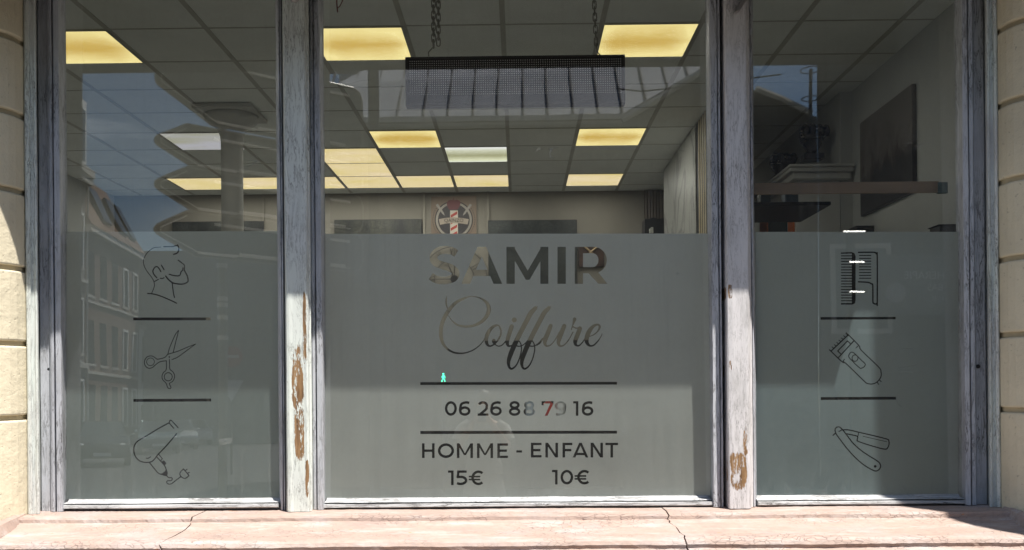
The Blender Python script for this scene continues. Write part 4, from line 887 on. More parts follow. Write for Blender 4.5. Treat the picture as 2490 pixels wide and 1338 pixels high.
MB().box((RX_-.024, D(6.172), CAM.z+1.182), (RX_-.0012, D(7.128), CAM.z+1.19)).build('edge', black, pa)
for px, py, w_, lab in ((2112, 551, .16, 'small black box low on the right wall beside the big picture'), (2318, 548, .14, 'small black box at the far right just above the film')):
    d_ = 2.48*F/(px-1262); b = P(px, py, D(d_)); tag(MB().box((RX_-.12, b.y, b.z-.10), (RX_-.001, b.y+w_, b.z)).box((RX_-.13, b.y-.004, b.z+.0005), (RX_-.001, b.y+w_+.004, b.z+.006)).build('wall_box', black, bevel=.003), lab, 'box')
# dark units along the back under the pictures
dk = flat('dark cabinet', (.025, .023, .022), .4, var=.3)
for i in range(4):
    x = -3.6+i*1.35; r = empty('styling_unit', (x+.6, BACK-.5, .1), 'dark styling unit along the back wall, number %s from the left' % ('first', 'second', 'third', 'fourth')[i], 'cabinet', 'dark styling units along the back wall')
    r['label'] = ('dark styling unit at the far left of the back wall', 'dark styling unit below the wall clock', 'dark styling unit below the stonework print', 'dark styling unit nearest the rear right corner')[i]
    MB().box((x, BACK-.45, .1), (x+1.25, BACK-.05, .95)).build('cupboard', dk, r, bevel=.005); MB().box((x-.02, BACK-.5, .95), (x+1.27, BACK-.04, .99)).build('worktop', gb_, r, bevel=.004)
    MB().box((x+.1, BACK-.09, 1.0), (x+1.15, BACK-.05, 2.12)).build('smoked_panel', flat('smoked panel', (.012, .012, .012), .6), r)
# tall dark furniture standing behind the side windows
for x0, x1, d0, d1_, py, nm_, lab, cat in ((-3.45, -2.15, 6.2, 6.7, 583, 'tall_cabinet', 'tall black cabinet standing behind the left frosted window', 'cabinet'), (1.50, 2.50, 5.5, 6.0, 583, 'tall_cabinet', 'tall black cabinet standing behind the right frosted window', 'cabinet'), (-1.1, 1.15, 6.3, 6.7, 880, 'reception_desk', 'long black reception desk behind the phone number and prices', 'desk')):
    zt_c = Z(py, D(d0)); r = empty(nm_, ((x0+x1)/2, D(d0)+.2, .1), lab, cat)
    mm = flat('black melamine', (.010, .010, .011), .5)
    MB().box((x0, D(d0)+.02, .1), (x1, D(d1_), zt_c-.03)).build('carcass', mm, r, bevel=.004); MB().box((x0-.015, D(d0), zt_c-.03), (x1+.015, D(d1_)+.01, zt_c)).build('top', mm, r, bevel=.004)
    k = 3; wd_ = (x1-x0)/k
    for j in range(k):
        dr = MB().box((x0+j*wd_+.006, D(d0), .16), (x0+(j+1)*wd_-.006, D(d0)+.019, zt_c-.04)).build('door', mm, r, bevel=.003)
        MB().tube([(x0+(j+1)*wd_-.05, D(d0)-.02, zt_c*.55), (x0+(j+1)*wd_-.05, D(d0)-.02, zt_c*.55+.2)], .006, 8).build('handle', flat('handle grey', (.12, .12, .12), .4, .5), dr)
# coloured goods near the glass seen through the phone number
for (x, z, c, lab) in ((1333, 996, (.75, .06, .04), 'red bottle behind the digit 7'), (1363, 994, (.8, .8, .76), 'white bottle behind the digit 9'), (1290, 994, (.62, .70, .74), 'pale blue bottle behind the second digit 8')):
    b = P(x, z, .40); tag(MB().lathe([(.001, -.045), (.024, -.045), (.025, .028), (.012, .040), (.012, .052), (.001, .053)], b, 18).build('display_bottle', flat('plastic '+lab[:6], c, .3), smooth=False), lab, 'bottle', 'bottles on the inner window shelf')
tag(MB().box((X(1200, .4), .34, Z(996, .4)-.060), (X(1440, .4), .46, Z(996, .4)-.0455)).build('window_shelf', dk), 'narrow dark shelf carrying bottles behind the phone number', 'shelf')

# LED board, chains, spots
lb = empty('led_board', P(1252, 250, .18), 'long black LED message board hanging on chains behind the central pane', 'sign')
A = P(985, 138.5, .14); B = P(1520, 141.5, .14); C_ = P(1518.5, 251.5, .14)
MB().box((A.x, .14, C_.z), (B.x, .20, A.z)).build('case', flat('sign black', (.004, .004, .005), .6), lb, bevel=.003)
MB().box((A.x+.012, .1375, C_.z+.012), (B.x-.012, .1395, A.z-.012)).build('front_sheet', flat('sign face', (.008, .009, .012), .7, spec=.15), lb)
dt = MB(); p0 = P(997, 150, .137); pit = 5.39*(.137+4.4)/F
for j in range(16):
    for i in range(96):
        x = p0.x+i*pit; z = p0.z-j*pit; r_ = .0021
        dt.add([(x+r_*math.cos(a), .1345, z+r_*math.sin(a)) for a in [math.pi*k/3 for k in range(6)]]+[(x, .1325, z)], [(k, (k+1) % 6, 6) for k in range(6)])
dt.build('led_dots', flat('led lens', (.75, .75, .73), .5, var=.05), lb)
def chain(px, y0, y1, label, dpx=0, hook=True):
    m = MB(); top = P(px, y0, .15); s = 4.55/F; n = int((y1-y0)/15.2); r = empty('hanging_chain', top, label, 'chain', 'steel chains holding the LED board')
    for k in range(n+1):
        c = P(px+dpx*k/n, y0+(k+.5)*(y1-y0)/(n+1), .15); hl = 10.5*s; hw = .0085 if True else 0; q = []
        for a in range(16):
            an = 2*math.pi*a/16; ex = hw*math.cos(an); ez = (hl-hw)*(1 if math.sin(an) > 0 else -1)*(1 if abs(math.sin(an)) > 1e-6 else 0)+hw*math.sin(an)
            q.append(c+(Vector((ex, 0, ez)) if k % 2 else Vector((ex*.25, ex, ez))))
        m.tube(q, .0028, 6, True)
    m.build('links', flat('galvanised steel', (.30, .29, .26), .35, .8), r, smooth=True)
    if hook:
        e = P(px+dpx, y1, .15); sg = -1 if px < 1200 else 1
        MB().tube([e, e+Vector((sg*.024, 0, -.026)), e+Vector((sg*.022, 0, -.045))], .003, 6).build('hook', flat('galvanised steel', (.30, .29, .26), .35, .8), r)
chain(1054, -40, 114, 'longer chain of the left pair holding the LED board'); chain(1066, -40, 110, 'shorter loose chain end of the left pair', hook=False); chain(1443, -40, 124, 'single chain at the right end of the LED board', 7)
for px, lab in ((1117, 'round brass spotlight above the left end of the LED board'), (1378, 'round brass spotlight above the right part of the LED board'), (1688, 'round brass spotlight near the right post')):
    c = P(px, -6, .30); r = empty('spotlight', c, lab, 'spotlight', 'small round spotlights at the window head'); c = c+Vector((0, 0, -.0))
    MB().lathe([(.012, .05), (.026, .045), (.032, .01), (.032, 0), (.024, -.004)], c, 20).build('rim', flat('brass rim', (.35, .30, .2), .4, .5), r, smooth=True)
    MB().lathe([(.001, -.006), (.018, -.0055), (.022, -.002), (.001, -.001)], c, 16).build('lamp_glass', flat('lamp glass', (.75, .68, .5), .2), r)
    MB().tube([c+Vector((0, 0, .04)), c+Vector((0, 0, .10))], .008, 8).build('stem', black, r)
tag(MB().box((X(850, .3), .27, Z(-22, .3)), (X(1726, .3), .33, Z(-32, .3))).build('lamp_rail', flat('rail', (.2, .19, .17), .5)), 'thin grey rail carrying the spotlights', 'rail')
rc = MB().tube([P(818, -20, .1), P(819, 8, .1), P(821, 30, .1)], .003, 6); rc.tube([P(834, -20, .1), P(833, 2, .1), P(826, 16, .1), P(821, 19, .1)], .0022, 6)
tag(rc.build('red_cord', flat('red cord', (.22, .03, .03), .6)), 'short dark red cord dangling at the top of the central pane', 'cord')
# batten taped across the right window
bt = empty('wooden_batten', P(2070, 468, .12), 'long thin brown batten held level behind the right pane', 'batten')
a = P(1790, 446, .12); b = P(2283, 468, .12); MB().box((a.x, .12, b.z), (b.x, .135, a.z)).build('strip', flat('brown board', (.27, .185, .125), .6, var=.12, sc_=20, vec=(.1, 1, 1)), bt)
a = P(2281, 443, .116); b = P(2305, 470, .116); MB().box((a.x, .113, b.z), (b.x, .138, a.z)).build('tape', flat('teal tape', (.10, .14, .13), .5, var=.3, sc_=40), bt, bevel=.004)

# ------------------------------------------------------------------ the street behind the camera, seen mirrored in the panes
brick = flat('sooty brick', (.20, .135, .11), .85, var=.2, sc_=.8); render_w = flat('pale render', (.80, .78, .74), .85, var=.08, sc_=.3); render_g = flat('grey render', (.26, .25, .24), .85, var=.1, sc_=.3)
slate = flat('slate', (.06, .06, .065), .6, var=.2, sc_=1); tile = flat('clay tile', (.18, .11, .08), .8, var=.2, sc_=1); wood_w = flat('white joinery', (.9, .9, .88), .5); paneg = flat('dark pane', (.03, .035, .04), .15)
beam_s = flat('pale band', (.55, .53, .49), .8)
def house(name, A, B, H, depth, mwall, label, floors=(), roof=None, mroof=slate, band=None, wdw=(1.0, 1.9), joinery=None, back=1):
    """A,B = ground ends of the street front (A nearer the shop); walls run back from it"""
    A = Vector((A.x, A.y, 0)); B = Vector((B.x, B.y, 0)); u = (B-A); Ln = u.length; u.normalize(); n = Vector((u.y, -u.x, 0))*back   # n points into the plot
    M = Matrix(((u.x, n.x, 0, A.x), (u.y, n.y, 0, A.y), (0, 0, 1, -.12), (0, 0, 0, 1)))
    r = empty(name, A+u*Ln/2, label, 'house')
    MB(M).box((0, 0, 0), (Ln, depth, H)).build('wall', mwall, r)
    if band: 
        m = MB(M)
        for z, t_, pr in band: m.box((-.02, -pr, z), (Ln+.02, -.004, z+t_))
        m.build('cornice', beam_s, r)
    for (z, h, cnt, wd, ins) in floors:
        for k in range(cnt):
            x = Ln*(k+.5)/cnt
            wr = MB(M).box((x-wd/2-.12, -.05, z-.12), (x+wd/2+.12, -.004, z)).build('window', beam_s, r)
            MB(M).box((x-wd/2, -.02, z), (x+wd/2, -.006, z+h)).build('pane', paneg, wr)
            if joinery and k in joinery: MB(M).box((x-wd/2, -.06, z), (x-wd/2+.12, -.022, z+h)).box((x+wd/2-.12, -.06, z), (x+wd/2, -.022, z+h)).box((x-wd/2, -.06, z+h-.12), (x+wd/2, -.022, z+h)).build('casing', wood_w, wr)
    if roof:
        m = MB(M); e = roof.get('e', .35)
        m.prism([(-e*.2, -e, H), (-e*.2, roof['run'], H+roof['h']), (-e*.2, depth, H+roof['h'] if roof.get('flat') else H)], (Ln+e*.4, 0, 0)).build('roof', mroof, r)
    return r, M, Ln
# brick terrace
A = RX(205, 46); B = RX(337, 55)
hb, Mh, Lh = house('brick_house', A, B, 10.8, 9, brick, 'long brown brick house reflected in the left pane, five windows to a floor',
      [(1.2, 2.0, 5, 1.0, 0), (4.2, 2.1, 5, .95, 0), (7.5, 2.1, 5, .95, 0)], dict(run=1.8, h=3.5), tile, [(3.7, .15, .1), (10.5, .35, .3), (7.1, .12, .08)], joinery=(3, 4))
for k, (a, b) in enumerate(((2.6, 4.0), (5.4, 6.6), (7.2, 8.1))):
    MB(Mh).prism([(a, .05, 11.35), (a, .95, 13.1), (a, .75, 13.25), (a, -.12, 11.5)], (b-a, 0, 0)).build('skylight', paneg, hb)
# tall mansard house nearer
A = RX(60, 38.5); B = RX(206, 46)
hm, Mm, Lm = house('mansard_house', A, B, 13.3, 9, render_g, 'tall mansard house with dormers at the far left of the left pane reflection',
      [(1.0, 2.4, 4, 1.3, 0), (4.6, 2.6, 4, 1.2, 0), (8.6, 2.6, 4, 1.2, 0)], None, slate, [(3.9, .25, .2), (12.6, .35, .35), (12.95, .35, .42), (7.9, .15, .15)], joinery=(3,))
MB(Mm).prism([(-.1, .05, 13.3), (-.1, 1.2, 17.6), (-.1, 3.2, 18.6), (-.1, 8.5, 13.3)], (Lm+.1, 0, 0)).build('mansard_roof', slate, hm)
for x in (1.2, 3.6, 6.2): 
    if x+1.3 < Lm:
        d_ = MB(Mm).box((x, -.05, 13.4), (x+1.3, 1.2, 16.6)).build('dormer', wood_w, hm); MB(Mm).box((x+.22, -.07, 13.7), (x+1.08, -.052, 16.1)).build('pane', paneg, d_)
MB(Mm).tube([(Lm+.05, -.08, 0), (Lm+.05, -.08, 12.6)], .06, 8).build('downpipe', beam_s, hm)
# white house and the little one after it
A = RX(337.5, 55.1); B = RX(405, 60.5)
hw, Mw, Lw = house('white_house', A, B, 6.8, 7, render_w, 'low white rendered house beyond the brick terrace, reflected behind the scissors', [(3.6, 2.6, 3, .7, 0), (.3, 2.0, 3, .7, 0)], dict(run=3.5, h=3.1), tile, [(3.0, .1, .06), (6.6, .2, .15)])
dd = MB(Mw).box((1.2, .3, 7.0), (2.4, 2.2, 8.6)).build('dormer', render_w, hw); MB(Mw).box((1.4, .28, 7.2), (2.2, .296, 8.3)).build('pane', paneg, dd)
# house closing the view
A = RX(404, 64); B = RX(790, 64)
he, Me, Le = house('end_house', A, B, 11.2, 8, render_g, 'broad grey house closing the street in the left pane reflection', [(2.9, 2.0, 5, 1.2, 0)], None, slate, [(6.8, .25, .15), (8.4, .15, .1)], back=-1)
# metal roofed hall straight across
Az = RV(700, 288, 20); Bz = RV(1512, 288, 20); z0 = Az.z; zt_ = RV(1100, 158, 21.76).z
hz = empty('metal_roof_hall', (Az.x/2+Bz.x/2, Az.y-3, 0), 'hall opposite with a steep pale standing seam roof reflected above the film', 'house')
yA = Az.y; yB = RV(1100, 158, 21.76).y; zinc = flat('pale zinc', (.41, .42, .45), .95, 0, var=.07, sc_=1)
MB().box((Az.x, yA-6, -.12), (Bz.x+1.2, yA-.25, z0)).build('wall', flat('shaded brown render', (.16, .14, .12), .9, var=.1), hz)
xr = RV(1730, 158, 21.76).x; xl = RV(800, 220, 20.9).x
MB().prism([(Az.x, yA, z0), (Bz.x, yA, z0), (xr, yB, zt_), (RV(905, 158, 21.8).x, yB, zt_), (RV(815, 205, 21).x, yA-.9, z0+1.0), (Az.x, yA-.6, z0+.5)], (0, -.02, -.18)).build('roof_sheet', zinc, hz)
sm = MB(); x = Az.x+.2
while x < Bz.x+2.6:
    f0 = 0 if x < Bz.x else (x-Bz.x)/(xr-Bz.x)
    if f0 < .97:
        a = Vector((x, yA+.02, z0+.03)); b = Vector((x, yB+.02, zt_+.03)); a = a+(b-a)*f0
        sm.tube([a, b], .024, 5)
    x += RV(1341, 288, 20).x-RV(1280, 288, 20).x
sm.build('standing_seams', flat('seam shadow grey', (.10, .10, .11), .9, 0), hz)
MB().box((Az.x, yA-.14, z0-.12), (Bz.x+.1, yA+.10, z0-.01)).build('gutter', beam_s, hz)
MB().tube([(Az.x, yB+.05, zt_-.12), (xr, yB+.05, zt_-.12)], .07, 8).build('ridge_roll', flat('light trim', (.34, .35, .37), .4), hz)
MB().box((xl, yB-5, z0), (xr, yB-.3, zt_-.05)).build('upper_wall', zinc, hz)
# gabled dark house on the right
yg = RX(1700, 19.4).y; gp = [RV(*q, 19.4) for q in ((1516, 293), (1736, 152), (1770, 196), (1842, 212), (1905, 238), (1978, 275), (1993, 277), (1993, 1260), (1516, 1260), (1994, -300), (3200, -330), (3200, 1260), (1994, 1260))]
gh = empty('gabled_house', (gp[3].x, yg-2, 0), 'dark gabled house opposite with a taller wing, reflected across the right pane', 'house')
gpz = [Vector((p.x, yg, max(p.z, -.12))) for p in gp]
soot = flat('dark soot render', (.085, .08, .078), .9, var=.15, sc_=.5)
MB().prism(gpz[:9], (.9, -5, 0)).build('wall', soot, gh); MB().prism(gpz[9:], (2.2, -5, 0)).build('tall_wing', soot, gh)
for a, b in ((0, 1), (3, 4), (4, 5)):
    MB().tube([gpz[a]+Vector((0, .06, .02)), gpz[b]+Vector((0, .06, .02))], .07, 6).build('verge', beam_s, gh)
for px in (2100, 2400):
    p = RV(px, 700, 19.3); f_ = MB().box((p.x-.6, yg+.0005, p.z-.9), (p.x+.6, yg+.05, p.z+.9)).build('window', beam_s, gh); MB().box((p.x-.5, yg+.055, p.z-.8), (p.x+.5, yg+.06, p.z+.8)).build('pane', paneg, f_)
# practice sign on it
sg = empty('practice_sign', RV(2290, 700, 19.2), 'pale sign board of a therapy practice, reflected mirrored at the right edge', 'sign')
c = RV(2330, 690, 19.2); MB().box((c.x-1.5, yg+.07, c.z-.6), (c.x+1.6, yg+.10, c.z+.62)).build('board', flat('sign grey', (.16, .17, .18), .6), sg)
lt_ = flat('sign white', (.75, .76, .78), .6)
for body, py, sz in (('THERAPIE', 664, .22), ('EBAS', 694, .20), ('11 15', 722, .12)):
    q = RV(2270 if sz > .21 else 2295, py, 19.1); textobj('lettering', body, sz, (q.x, yg+.105, q.z), lt_, sg, rot=(R(90), 0, R(180)), ext=.003)
q = RV(2190, 708, 19.1); MB().lathe([(.001, 0), (.20, 0), (.20, .01), (.001, .01)], (q.x, yg+.101, q.z), 28, 'y').build('round_logo', flat('logo pale', (.42, .43, .45), .6), sg)
# mast with hoops
hp = RV(1970, 275, 19); hq = RV(1970, 168, 19); ms = empty('hoop_mast', Vector((hp.x, hp.y, hp.z-.4)), 'thin mast with two wire hoops on the roof opposite', 'mast')
MB().tube([hp-Vector((0, 0, .4)), hq], .035, 6).build('pole', slate, ms)
for py, r_ in ((170, .20), (240, .17)):
    q = RV(1970, py, 19); MB().tube([q+Vector((r_*math.cos(a), r_*math.sin(a), 0)) for a in [2*math.pi*k/24 for k in range(24)]], .012, 5, True).build('hoop', slate, ms)
# cable across
tag(MB().tube([RV(1500, 215, 15)+Vector((0, 0, 0)), RV(1560, 222, 15), RV(1620, 216, 15), RV(1900, 180, 15)], .012, 5).build('overhead_cable', black), 'black cable sagging in front of the metal roof', 'cable')

# stack of direction signs, backs towards the shop
backm = flat('sign back grey', (.10, .105, .11), .5, .3, var=.06); rimm = flat('sign rim bright', (.75, .75, .75), .35, .6)
dS = 8.0; XA = RX(375, dS); XB = RX(882, dS*1.163); u = Vector((XB.x-XA.x, XB.y-XA.y, 0)); LS = u.length; u.normalize(); nS = Vector((u.y, -u.x, 0)); nS = nS if nS.y > 0 else -nS
def sz_(py, px_d=8.25): return RV(480, py, px_d).z
direction = ['topmost, cut by the lintel', 'second from the top', 'third from the top', 'fourth from the top', 'lowest']
tops = [(120, 303), (297, 411), (418, 520), (527, 628)]
zlow = [sz_(292), sz_(408), sz_(515), sz_(622)]
for i, zl_ in enumerate(zlow):
    h = .375 if i else .62; z1_ = zl_+h; tip = .42 if i else .62
    pts2 = [(tip*.80, zl_), (0.02, zl_+h*.42), (0, zl_+h*.48), (0, zl_+h*.56), (.02, zl_+h*.62), (tip*.62, z1_), (LS-.10, z1_), (LS-.03, z1_-.03), (LS, z1_-.10), (LS, zl_+.10), (LS-.03, zl_+.03), (LS-.10, zl_)]
    o0 = Vector((XA.x, XA.y, 0)); r = empty('direction_sign', o0+u*LS/2+Vector((0, 0, zl_)), 'grey backed arrow direction sign reflected in the left pane, '+direction[i], 'road sign', 'stack of arrow direction signs')
    MB().prism([o0+u*a+Vector((0, 0, b)) for a, b in pts2], -nS*.03).build('panel', backm, r)
    MB().tube([o0+u*a+Vector((0, 0, b))+nS*.004 for a, b in pts2], .009, 5, True).build('rim', flat('sign edge', (.34, .34, .33), .4, .4), r)
    ins_ = [(LS-.14, zl_+.035), (tip*.80+.02, zl_+.035), (.045, zl_+h*.46), (.045, zl_+h*.56), (tip*.62, z1_-.04)]
    MB().tube([o0+u*a+Vector((0, 0, b))+nS*.012 for a, b in ins_], .006, 5).build('glint_line', flat('painted glint white', (.95, .95, .93), .5), r)  # white line painted in for the sun glint along the sign edge
    for zz, xa_, xb_ in ((zl_+.03, tip*.85, tip*.85+.35), (zl_+.05, tip*.85+.38, LS-.2), (zl_+h-.09, tip*1.2, LS-.15)):
        MB().tube([o0+u*xa_+nS*.02+Vector((0, 0, zz)), o0+u*xb_+nS*.02+Vector((0, 0, zz))], .014, 5).build('rail', flat('painted glint white', (.95, .95, .93), .5), r)  # rails coloured white to imitate sun glints
def pole(px, py0, d, rad, top, label, name='sign_pole', m=None, bands=()):
    b = RX(px, d); b = Vector((b.x, b.y, -.12)); r = empty(name, b, label, 'pole')
    MB().tube([b, Vector((b.x, b.y, top))], rad, 14).build('shaft', m or flat('galvanised grey', (.20, .21, .22), .45, .4), r, smooth=False)
    for z in bands: MB().tube([Vector((b.x, b.y, z-.02)), Vector((b.x, b.y, z+.02))], rad+.008, 14).build('clamp', rimm, r)
    return r
pole(540, 0, 9.0, .042, 5.0, 'grey sign pole carrying the arrow direction signs', bands=[RV(540, y, 9.0).z for y in (645, 727, 742, 772, 822)])
pole(911, 0, 9.6, .056, 7.5, 'thick dark lamp post in front of the metal roof', 'lamp_post', flat('post dark', (.06, .06, .065), .5, .2))
# no entry and give way signs, seen from behind
for px, d_ in ((562, 27),):
    b = RX(px, d_); r = empty('traffic_sign', Vector((b.x, b.y, -.12)), 'round traffic sign above a triangular one on a thin post', 'road sign')
    MB().tube([Vector((b.x, b.y, -.12)), Vector((b.x, b.y, 3.6))], .04, 8).build('post', backm, r)
    zc = RV(562, 868, d_).z; MB().lathe([(.001, 0), (.29, 0), (.29, .03), (.001, .03)], (b.x, b.y+.05, zc), 28, 'y').build('round_plate', flat('sign red', (.35, .03, .03), .5), r)
    MB().box((b.x-.2, b.y+.082, zc-.04), (b.x+.2, b.y+.086, zc+.04)).build('white_bar', lt_, r)
    zt2 = RV(562, 925, d_).z; MB().prism([(b.x-.34, b.y+.05, zt2), (b.x+.34, b.y+.05, zt2), (b.x, b.y+.05, zt2-.58)], (0, .02, 0)).build('triangle_plate', lt_, r)
# green walking man
b = RV(1079, 919, 17.5); r = empty('pedestrian_signal', Vector((b.x, b.y-.1, -.12)), 'pedestrian signal with a lit green walking man across the street', 'traffic light')
MB().tube([Vector((b.x, b.y-.2, -.12)), Vector((b.x, b.y-.2, b.z+.3))], .05, 10).build('post', backm, r)
MB().box((b.x-.13, b.y-.15, b.z-.14), (b.x+.13, b.y-.012, b.z+.36)).build('housing', black, r, bevel=.01)
gm = MB(); s = .0082
def gpnt(x, z): return Vector((b.x+x*s, b.y, b.z+z*s))
gm.ball(gpnt(0, 8), 1.9*s, 8); gm.tube([gpnt(0, 5.5), gpnt(-.5, -1)], [.014, .012], 8)
for q in ([(0, 5), (3, 1.5), (4.5, -1)], [(0, 5), (-2.8, 2), (-4, 0)], [(-.5, -1), (2, -5), (4.2, -9.5)], [(-.5, -1), (-2, -5.5), (-4.2, -9.5)]): gm.tube([gpnt(*k) for k in q], .0085, 6)
gm.build('green_man', glow('signal green', (.04, 1, .55), 9), r)
# parked cars
def car(base, ang, mbody, label):
    r = empty('parked_car', base, label, 'car', 'cars parked along the side street'); ca, sa = math.cos(ang), math.sin(ang)
    M = Matrix(((ca, -sa, 0, base.x), (sa, ca, 0, base.y), (0, 0, 1, base.z), (0, 0, 0, 1)))
    side = smooth([(-2.05, .35), (-2.1, .62), (-2.02, .86), (-1.2, .98), (-.2, 1.0), (1.0, .98), (1.75, .88), (2.08, .70), (2.1, .42), (2.0, .28)], 3)
    m = MB(M); n = len(side); ws = [.80, .88, .80]; vs = []
    for yy, ins in ((-.86, .06), (-.80, 0), (.80, 0), (.86, .06)):
        for x, z in side: vs.append((x*(1-ins*.25), yy, z-ins*.2 if z > .6 else z+ins*.2))
    fs = [(k*n+j, k*n+j+1, (k+1)*n+j+1, (k+1)*n+j) for k in range(3) for j in range(n-1)]+[list(range(n)), [3*n+j for j in range(n)][::-1]]+[(k*n+n-1, k*n, (k+1)*n, (k+1)*n+n-1) for k in range(3)]
    m.add(vs, fs).build('body', mbody, r, smooth=False)
    m = MB(M); m.add([(-1.75, -.74, .96), (1.05, -.74, .96), (1.05, .74, .96), (-1.75, .74, .96), (-1.35, -.58, 1.42), (.25, -.58, 1.46), (.25, .58, 1.46), (-1.35, .58, 1.42)], [(3, 2, 1, 0), (4, 5, 6, 7), (0, 1, 5, 4), (1, 2, 6, 5), (2, 3, 7, 6), (3, 0, 4, 7)])
    m.build('cabin_glass', paneg, r)
    m = MB(M); m.box((-1.38, -.60, 1.425), (.27, .60, 1.475))
    for sx_ in (-1, 1):
        m.tube([(1.06, sx_*.75, .96), (.24, sx_*.59, 1.45)], .035, 6); m.tube([(-1.76, sx_*.75, .96), (-1.34, sx_*.59, 1.43)], .05, 6); m.tube([(-.3, sx_*.752, .96), (-.35, sx_*.592, 1.44)], .03, 6)
    m.build('roof_pillars', mbody, r)
    for x in (-1.3, 1.32):
        for sy in (-1, 1):
            w_ = MB(M).lathe([(.18, -.10), (.30, -.10), (.33, -.06), (.33, .06), (.30, .10), (.18, .10)], (x, sy*.78, .33), 20, 'y').build('wheel', black, r); MB(M).lathe([(.001, -.02), (.19, -.02), (.19, .02), (.001, .02)], (x, sy*.88, .33), 14, 'y').build('rim', rimm, w_)
    for sy in (-1, 1):
        MB(M).ball((2.02, sy*.62, .70), .10, 6, (.5, 1.3, .8)).build('headlight', flat('lamp clear', (.85, .85, .85), .05), r); MB(M).ball((.72, sy*.93, 1.0), .10, 6, (.6, 1, .7)).build('mirror', mbody, r)
    MB(M).box((2.06, -.26, .36), (2.115, .26, .47)).build('number_plate', lt_, r)
    return r
for px, d_, mb_, lab in ((250, 33, flat('car dark', (.03, .032, .036), .2, .3), 'dark car parked nearest, reflected at the left of the hair dryer'), (385, 43, flat('car blue', (.12, .17, .19), .2, .4), 'blue grey car parked behind the dark one'),
                         (432, 48, flat('car silver', (.5, .54, .54), .2, .5), 'silver car parked in the middle of the row'), (470, 56, flat('car white', (.62, .62, .62), .25, .1), 'pale car parked farthest down the side street')):
    b = RX(px, d_); car(Vector((b.x, b.y, -.12)), R(68), mb_, lab)
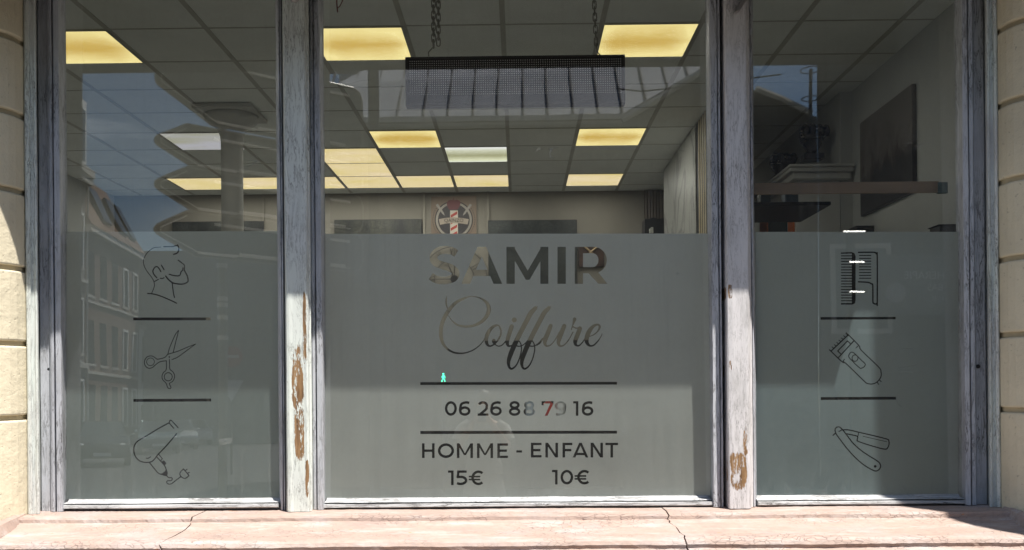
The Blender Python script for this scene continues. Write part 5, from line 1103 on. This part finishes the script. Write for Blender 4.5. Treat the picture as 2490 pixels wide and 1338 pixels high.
# the photographer, mirrored faintly in the middle pane
def person(px, dist):
    b = RX(px, dist); g = Vector((b.x, b.y, 0)); r = empty('person', g, 'dark haired person in a pale top and long skirt holding up a phone', 'person')
    def skin(name, V_, E_, R_, m, parent, sub=2):
        me = bpy.data.meshes.new(name); me.from_pydata([tuple(Vector(v)) for v in V_], E_, []); o = bpy.data.objects.new(name, me); col.objects.link(o); o.parent = parent
        sk = o.modifiers.new('skin', 'SKIN'); sk.use_smooth_shade = True
        for i, rr in enumerate(R_):
            q = me.skin_vertices[0].data[i]; q.radius = (rr, rr) if not isinstance(rr, tuple) else rr; q.use_root = i == 0
        ss = o.modifiers.new('sub', 'SUBSURF'); ss.levels = ss.render_levels = sub; me.materials.append(m); return o
    sk_ = flat('skin', (.42, .27, .19), .6, var=.05); V_ = [(0, 0, .95), (0, 0, 1.12), (0, .01, 1.32), (0, .01, 1.42), (0, .02, 1.50), (0, .035, 1.58), (0, .03, 1.655)]
    E_ = [(i, i+1) for i in range(6)]; Rr = [(.15, .11), (.125, .095), (.15, .10), (.07, .06), (.05, .05), (.075, .085), (.06, .07)]
    for s_ in (-1, 1):
        n0 = len(V_); V_ += [(s_*.17, 0, 1.38), (s_*.24, .10, 1.18), (s_*.13, .33, 1.36), (s_*.075, .40, 1.44)]; E_ += [(3, n0), (n0, n0+1), (n0+1, n0+2), (n0+2, n0+3)]; Rr += [.055, .042, .032, .024]
        for k in range(5):
            a = [(-.028+.016*k) if k < 4 else s_*-.02, .01, .035] if k < 4 else [0, 0, 0]
            n1 = len(V_); base = Vector((s_*.075, .40, 1.44))
            if k < 4: q1 = base+Vector((-s_*.012, .012, -.026+.019*k+.02)); q2 = q1+Vector((-s_*.035, .012, .006)); q3 = q2+Vector((-s_*.012, -.022, .004))
            else: q1 = base+Vector((-s_*.010, -.022, .012)); q2 = q1+Vector((-s_*.022, -.012, .016)); q3 = q2+Vector((-s_*.014, .002, .010))
            V_ += [tuple(q1), tuple(q2), tuple(q3)]; E_ += [(n0+3, n1), (n1, n1+1), (n1+1, n1+2)]; Rr += [.0085, .0085, .0075]
        n0 = len(V_); V_ += [(s_*.09, 0, .88), (s_*.10, .01, .50), (s_*.10, -.01, .09), (s_*.11, .12, .035)]; E_ += [(0, n0), (n0, n0+1), (n0+1, n0+2), (n0+2, n0+3)]; Rr += [.085, .055, .04, .035]
    skin('body', V_, E_, Rr, sk_, r)
    def part(name, mb_, m, sm=True):
        o = mb_.build(name, m, None, smooth=sm); o.parent = r; return o
    cl = flat('pale top', (.30, .29, .27), .8); dk_ = flat('dark brown hair', (.03, .02, .015), .5)
    m = MB(); prof_ = [(.20, 0.0), (.165, .13), (.15, .25), (.175, .40), (.165, .48), (.09, .53)]; m.lathe(prof_, (0, 0, .92), 24)
    for v in m.v: v.y *= .68
    part('top', m, cl)
    for s_ in (-1, 1): part('sleeve', MB().tube([(s_*.13, 0, 1.40), (s_*.20, .01, 1.36), (s_*.25, .07, 1.24)], [.07, .068, .062], 14, caps=False), cl)
    m = MB(); n = 40; vs = []
    for z_, r_ in ((.98, .155), (.8, .20), (.55, .24), (.3, .28), (.14, .31)):
        for k in range(n): a = 2*math.pi*k/n; q = r_*(1+.05*math.sin(k*1.9)*(1-z_)); vs.append((q*math.cos(a), q*.75*math.sin(a), z_))
    m.add(vs, [(j*n+k, j*n+(k+1) % n, (j+1)*n+(k+1) % n, (j+1)*n+k) for j in range(4) for k in range(n)]); part('skirt', m, flat('cream skirt', (.26, .25, .23), .8))
    m = MB().ball((0, -.015, 1.635), .108, 10, (.9, 1.0, 1.05)); m.v = [Vector((v.x, min(v.y, .055+(v.z-1.62)*.3), v.z)) for v in m.v]
    m.tube([(0, -.07, 1.62), (0, -.10, 1.50), (0, -.11, 1.40)], [.085, .075, .05], 12); part('hair', m, dk_)
    fc_ = MB().tube([(0, .108, 1.62), (0, .126, 1.592), (0, .112, 1.585)], [.008, .013, .006], 8); part('nose', fc_, sk_)
    part('mouth', MB().tube([(-.022, .108, 1.558), (0, .115, 1.556), (.022, .108, 1.558)], .0055, 6), flat('lips', (.35, .12, .10), .5))
    for s_ in (-1, 1): part('eye', MB().ball((s_*.030, .100, 1.622), .011, 6), flat('eye dark', (.03, .025, .02), .2)); part('ear', MB().ball((s_*.078, .03, 1.605), .02, 6, (.4, .8, 1.3)), sk_)
    ph = MB().box((-.038, .425, 1.435), (.038, .434, 1.585)).build('phone', black, None, bevel=.003); ph.location = g
    tag(ph, 'black phone held upright in both hands by the person', 'phone')
person(1176, 9.6)
# glowing strips added in place of bright glints mirrored at the right
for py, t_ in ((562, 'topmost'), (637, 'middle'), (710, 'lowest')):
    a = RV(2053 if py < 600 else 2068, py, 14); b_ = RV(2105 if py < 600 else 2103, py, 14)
    r = empty('glint_strip', a, 'short glowing strip added for a white glint in the right pane, %s of three' % t_, 'glint', 'three glowing glint strips')
    MB().tube([a, b_], .011, 8).build('glint_tube', glow('glint white glow', (1, .97, .9), 6), r)
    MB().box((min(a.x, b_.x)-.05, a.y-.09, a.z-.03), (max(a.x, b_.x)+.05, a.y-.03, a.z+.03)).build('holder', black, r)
c_ = RX(2086, 14); tag(MB().box((c_.x-.05, c_.y-.20, -.12), (c_.x+.05, c_.y-.10, RV(2080, 540, 14).z)).build('glint_stand', black), 'slim black stand added to carry the three glint strips', 'stand')
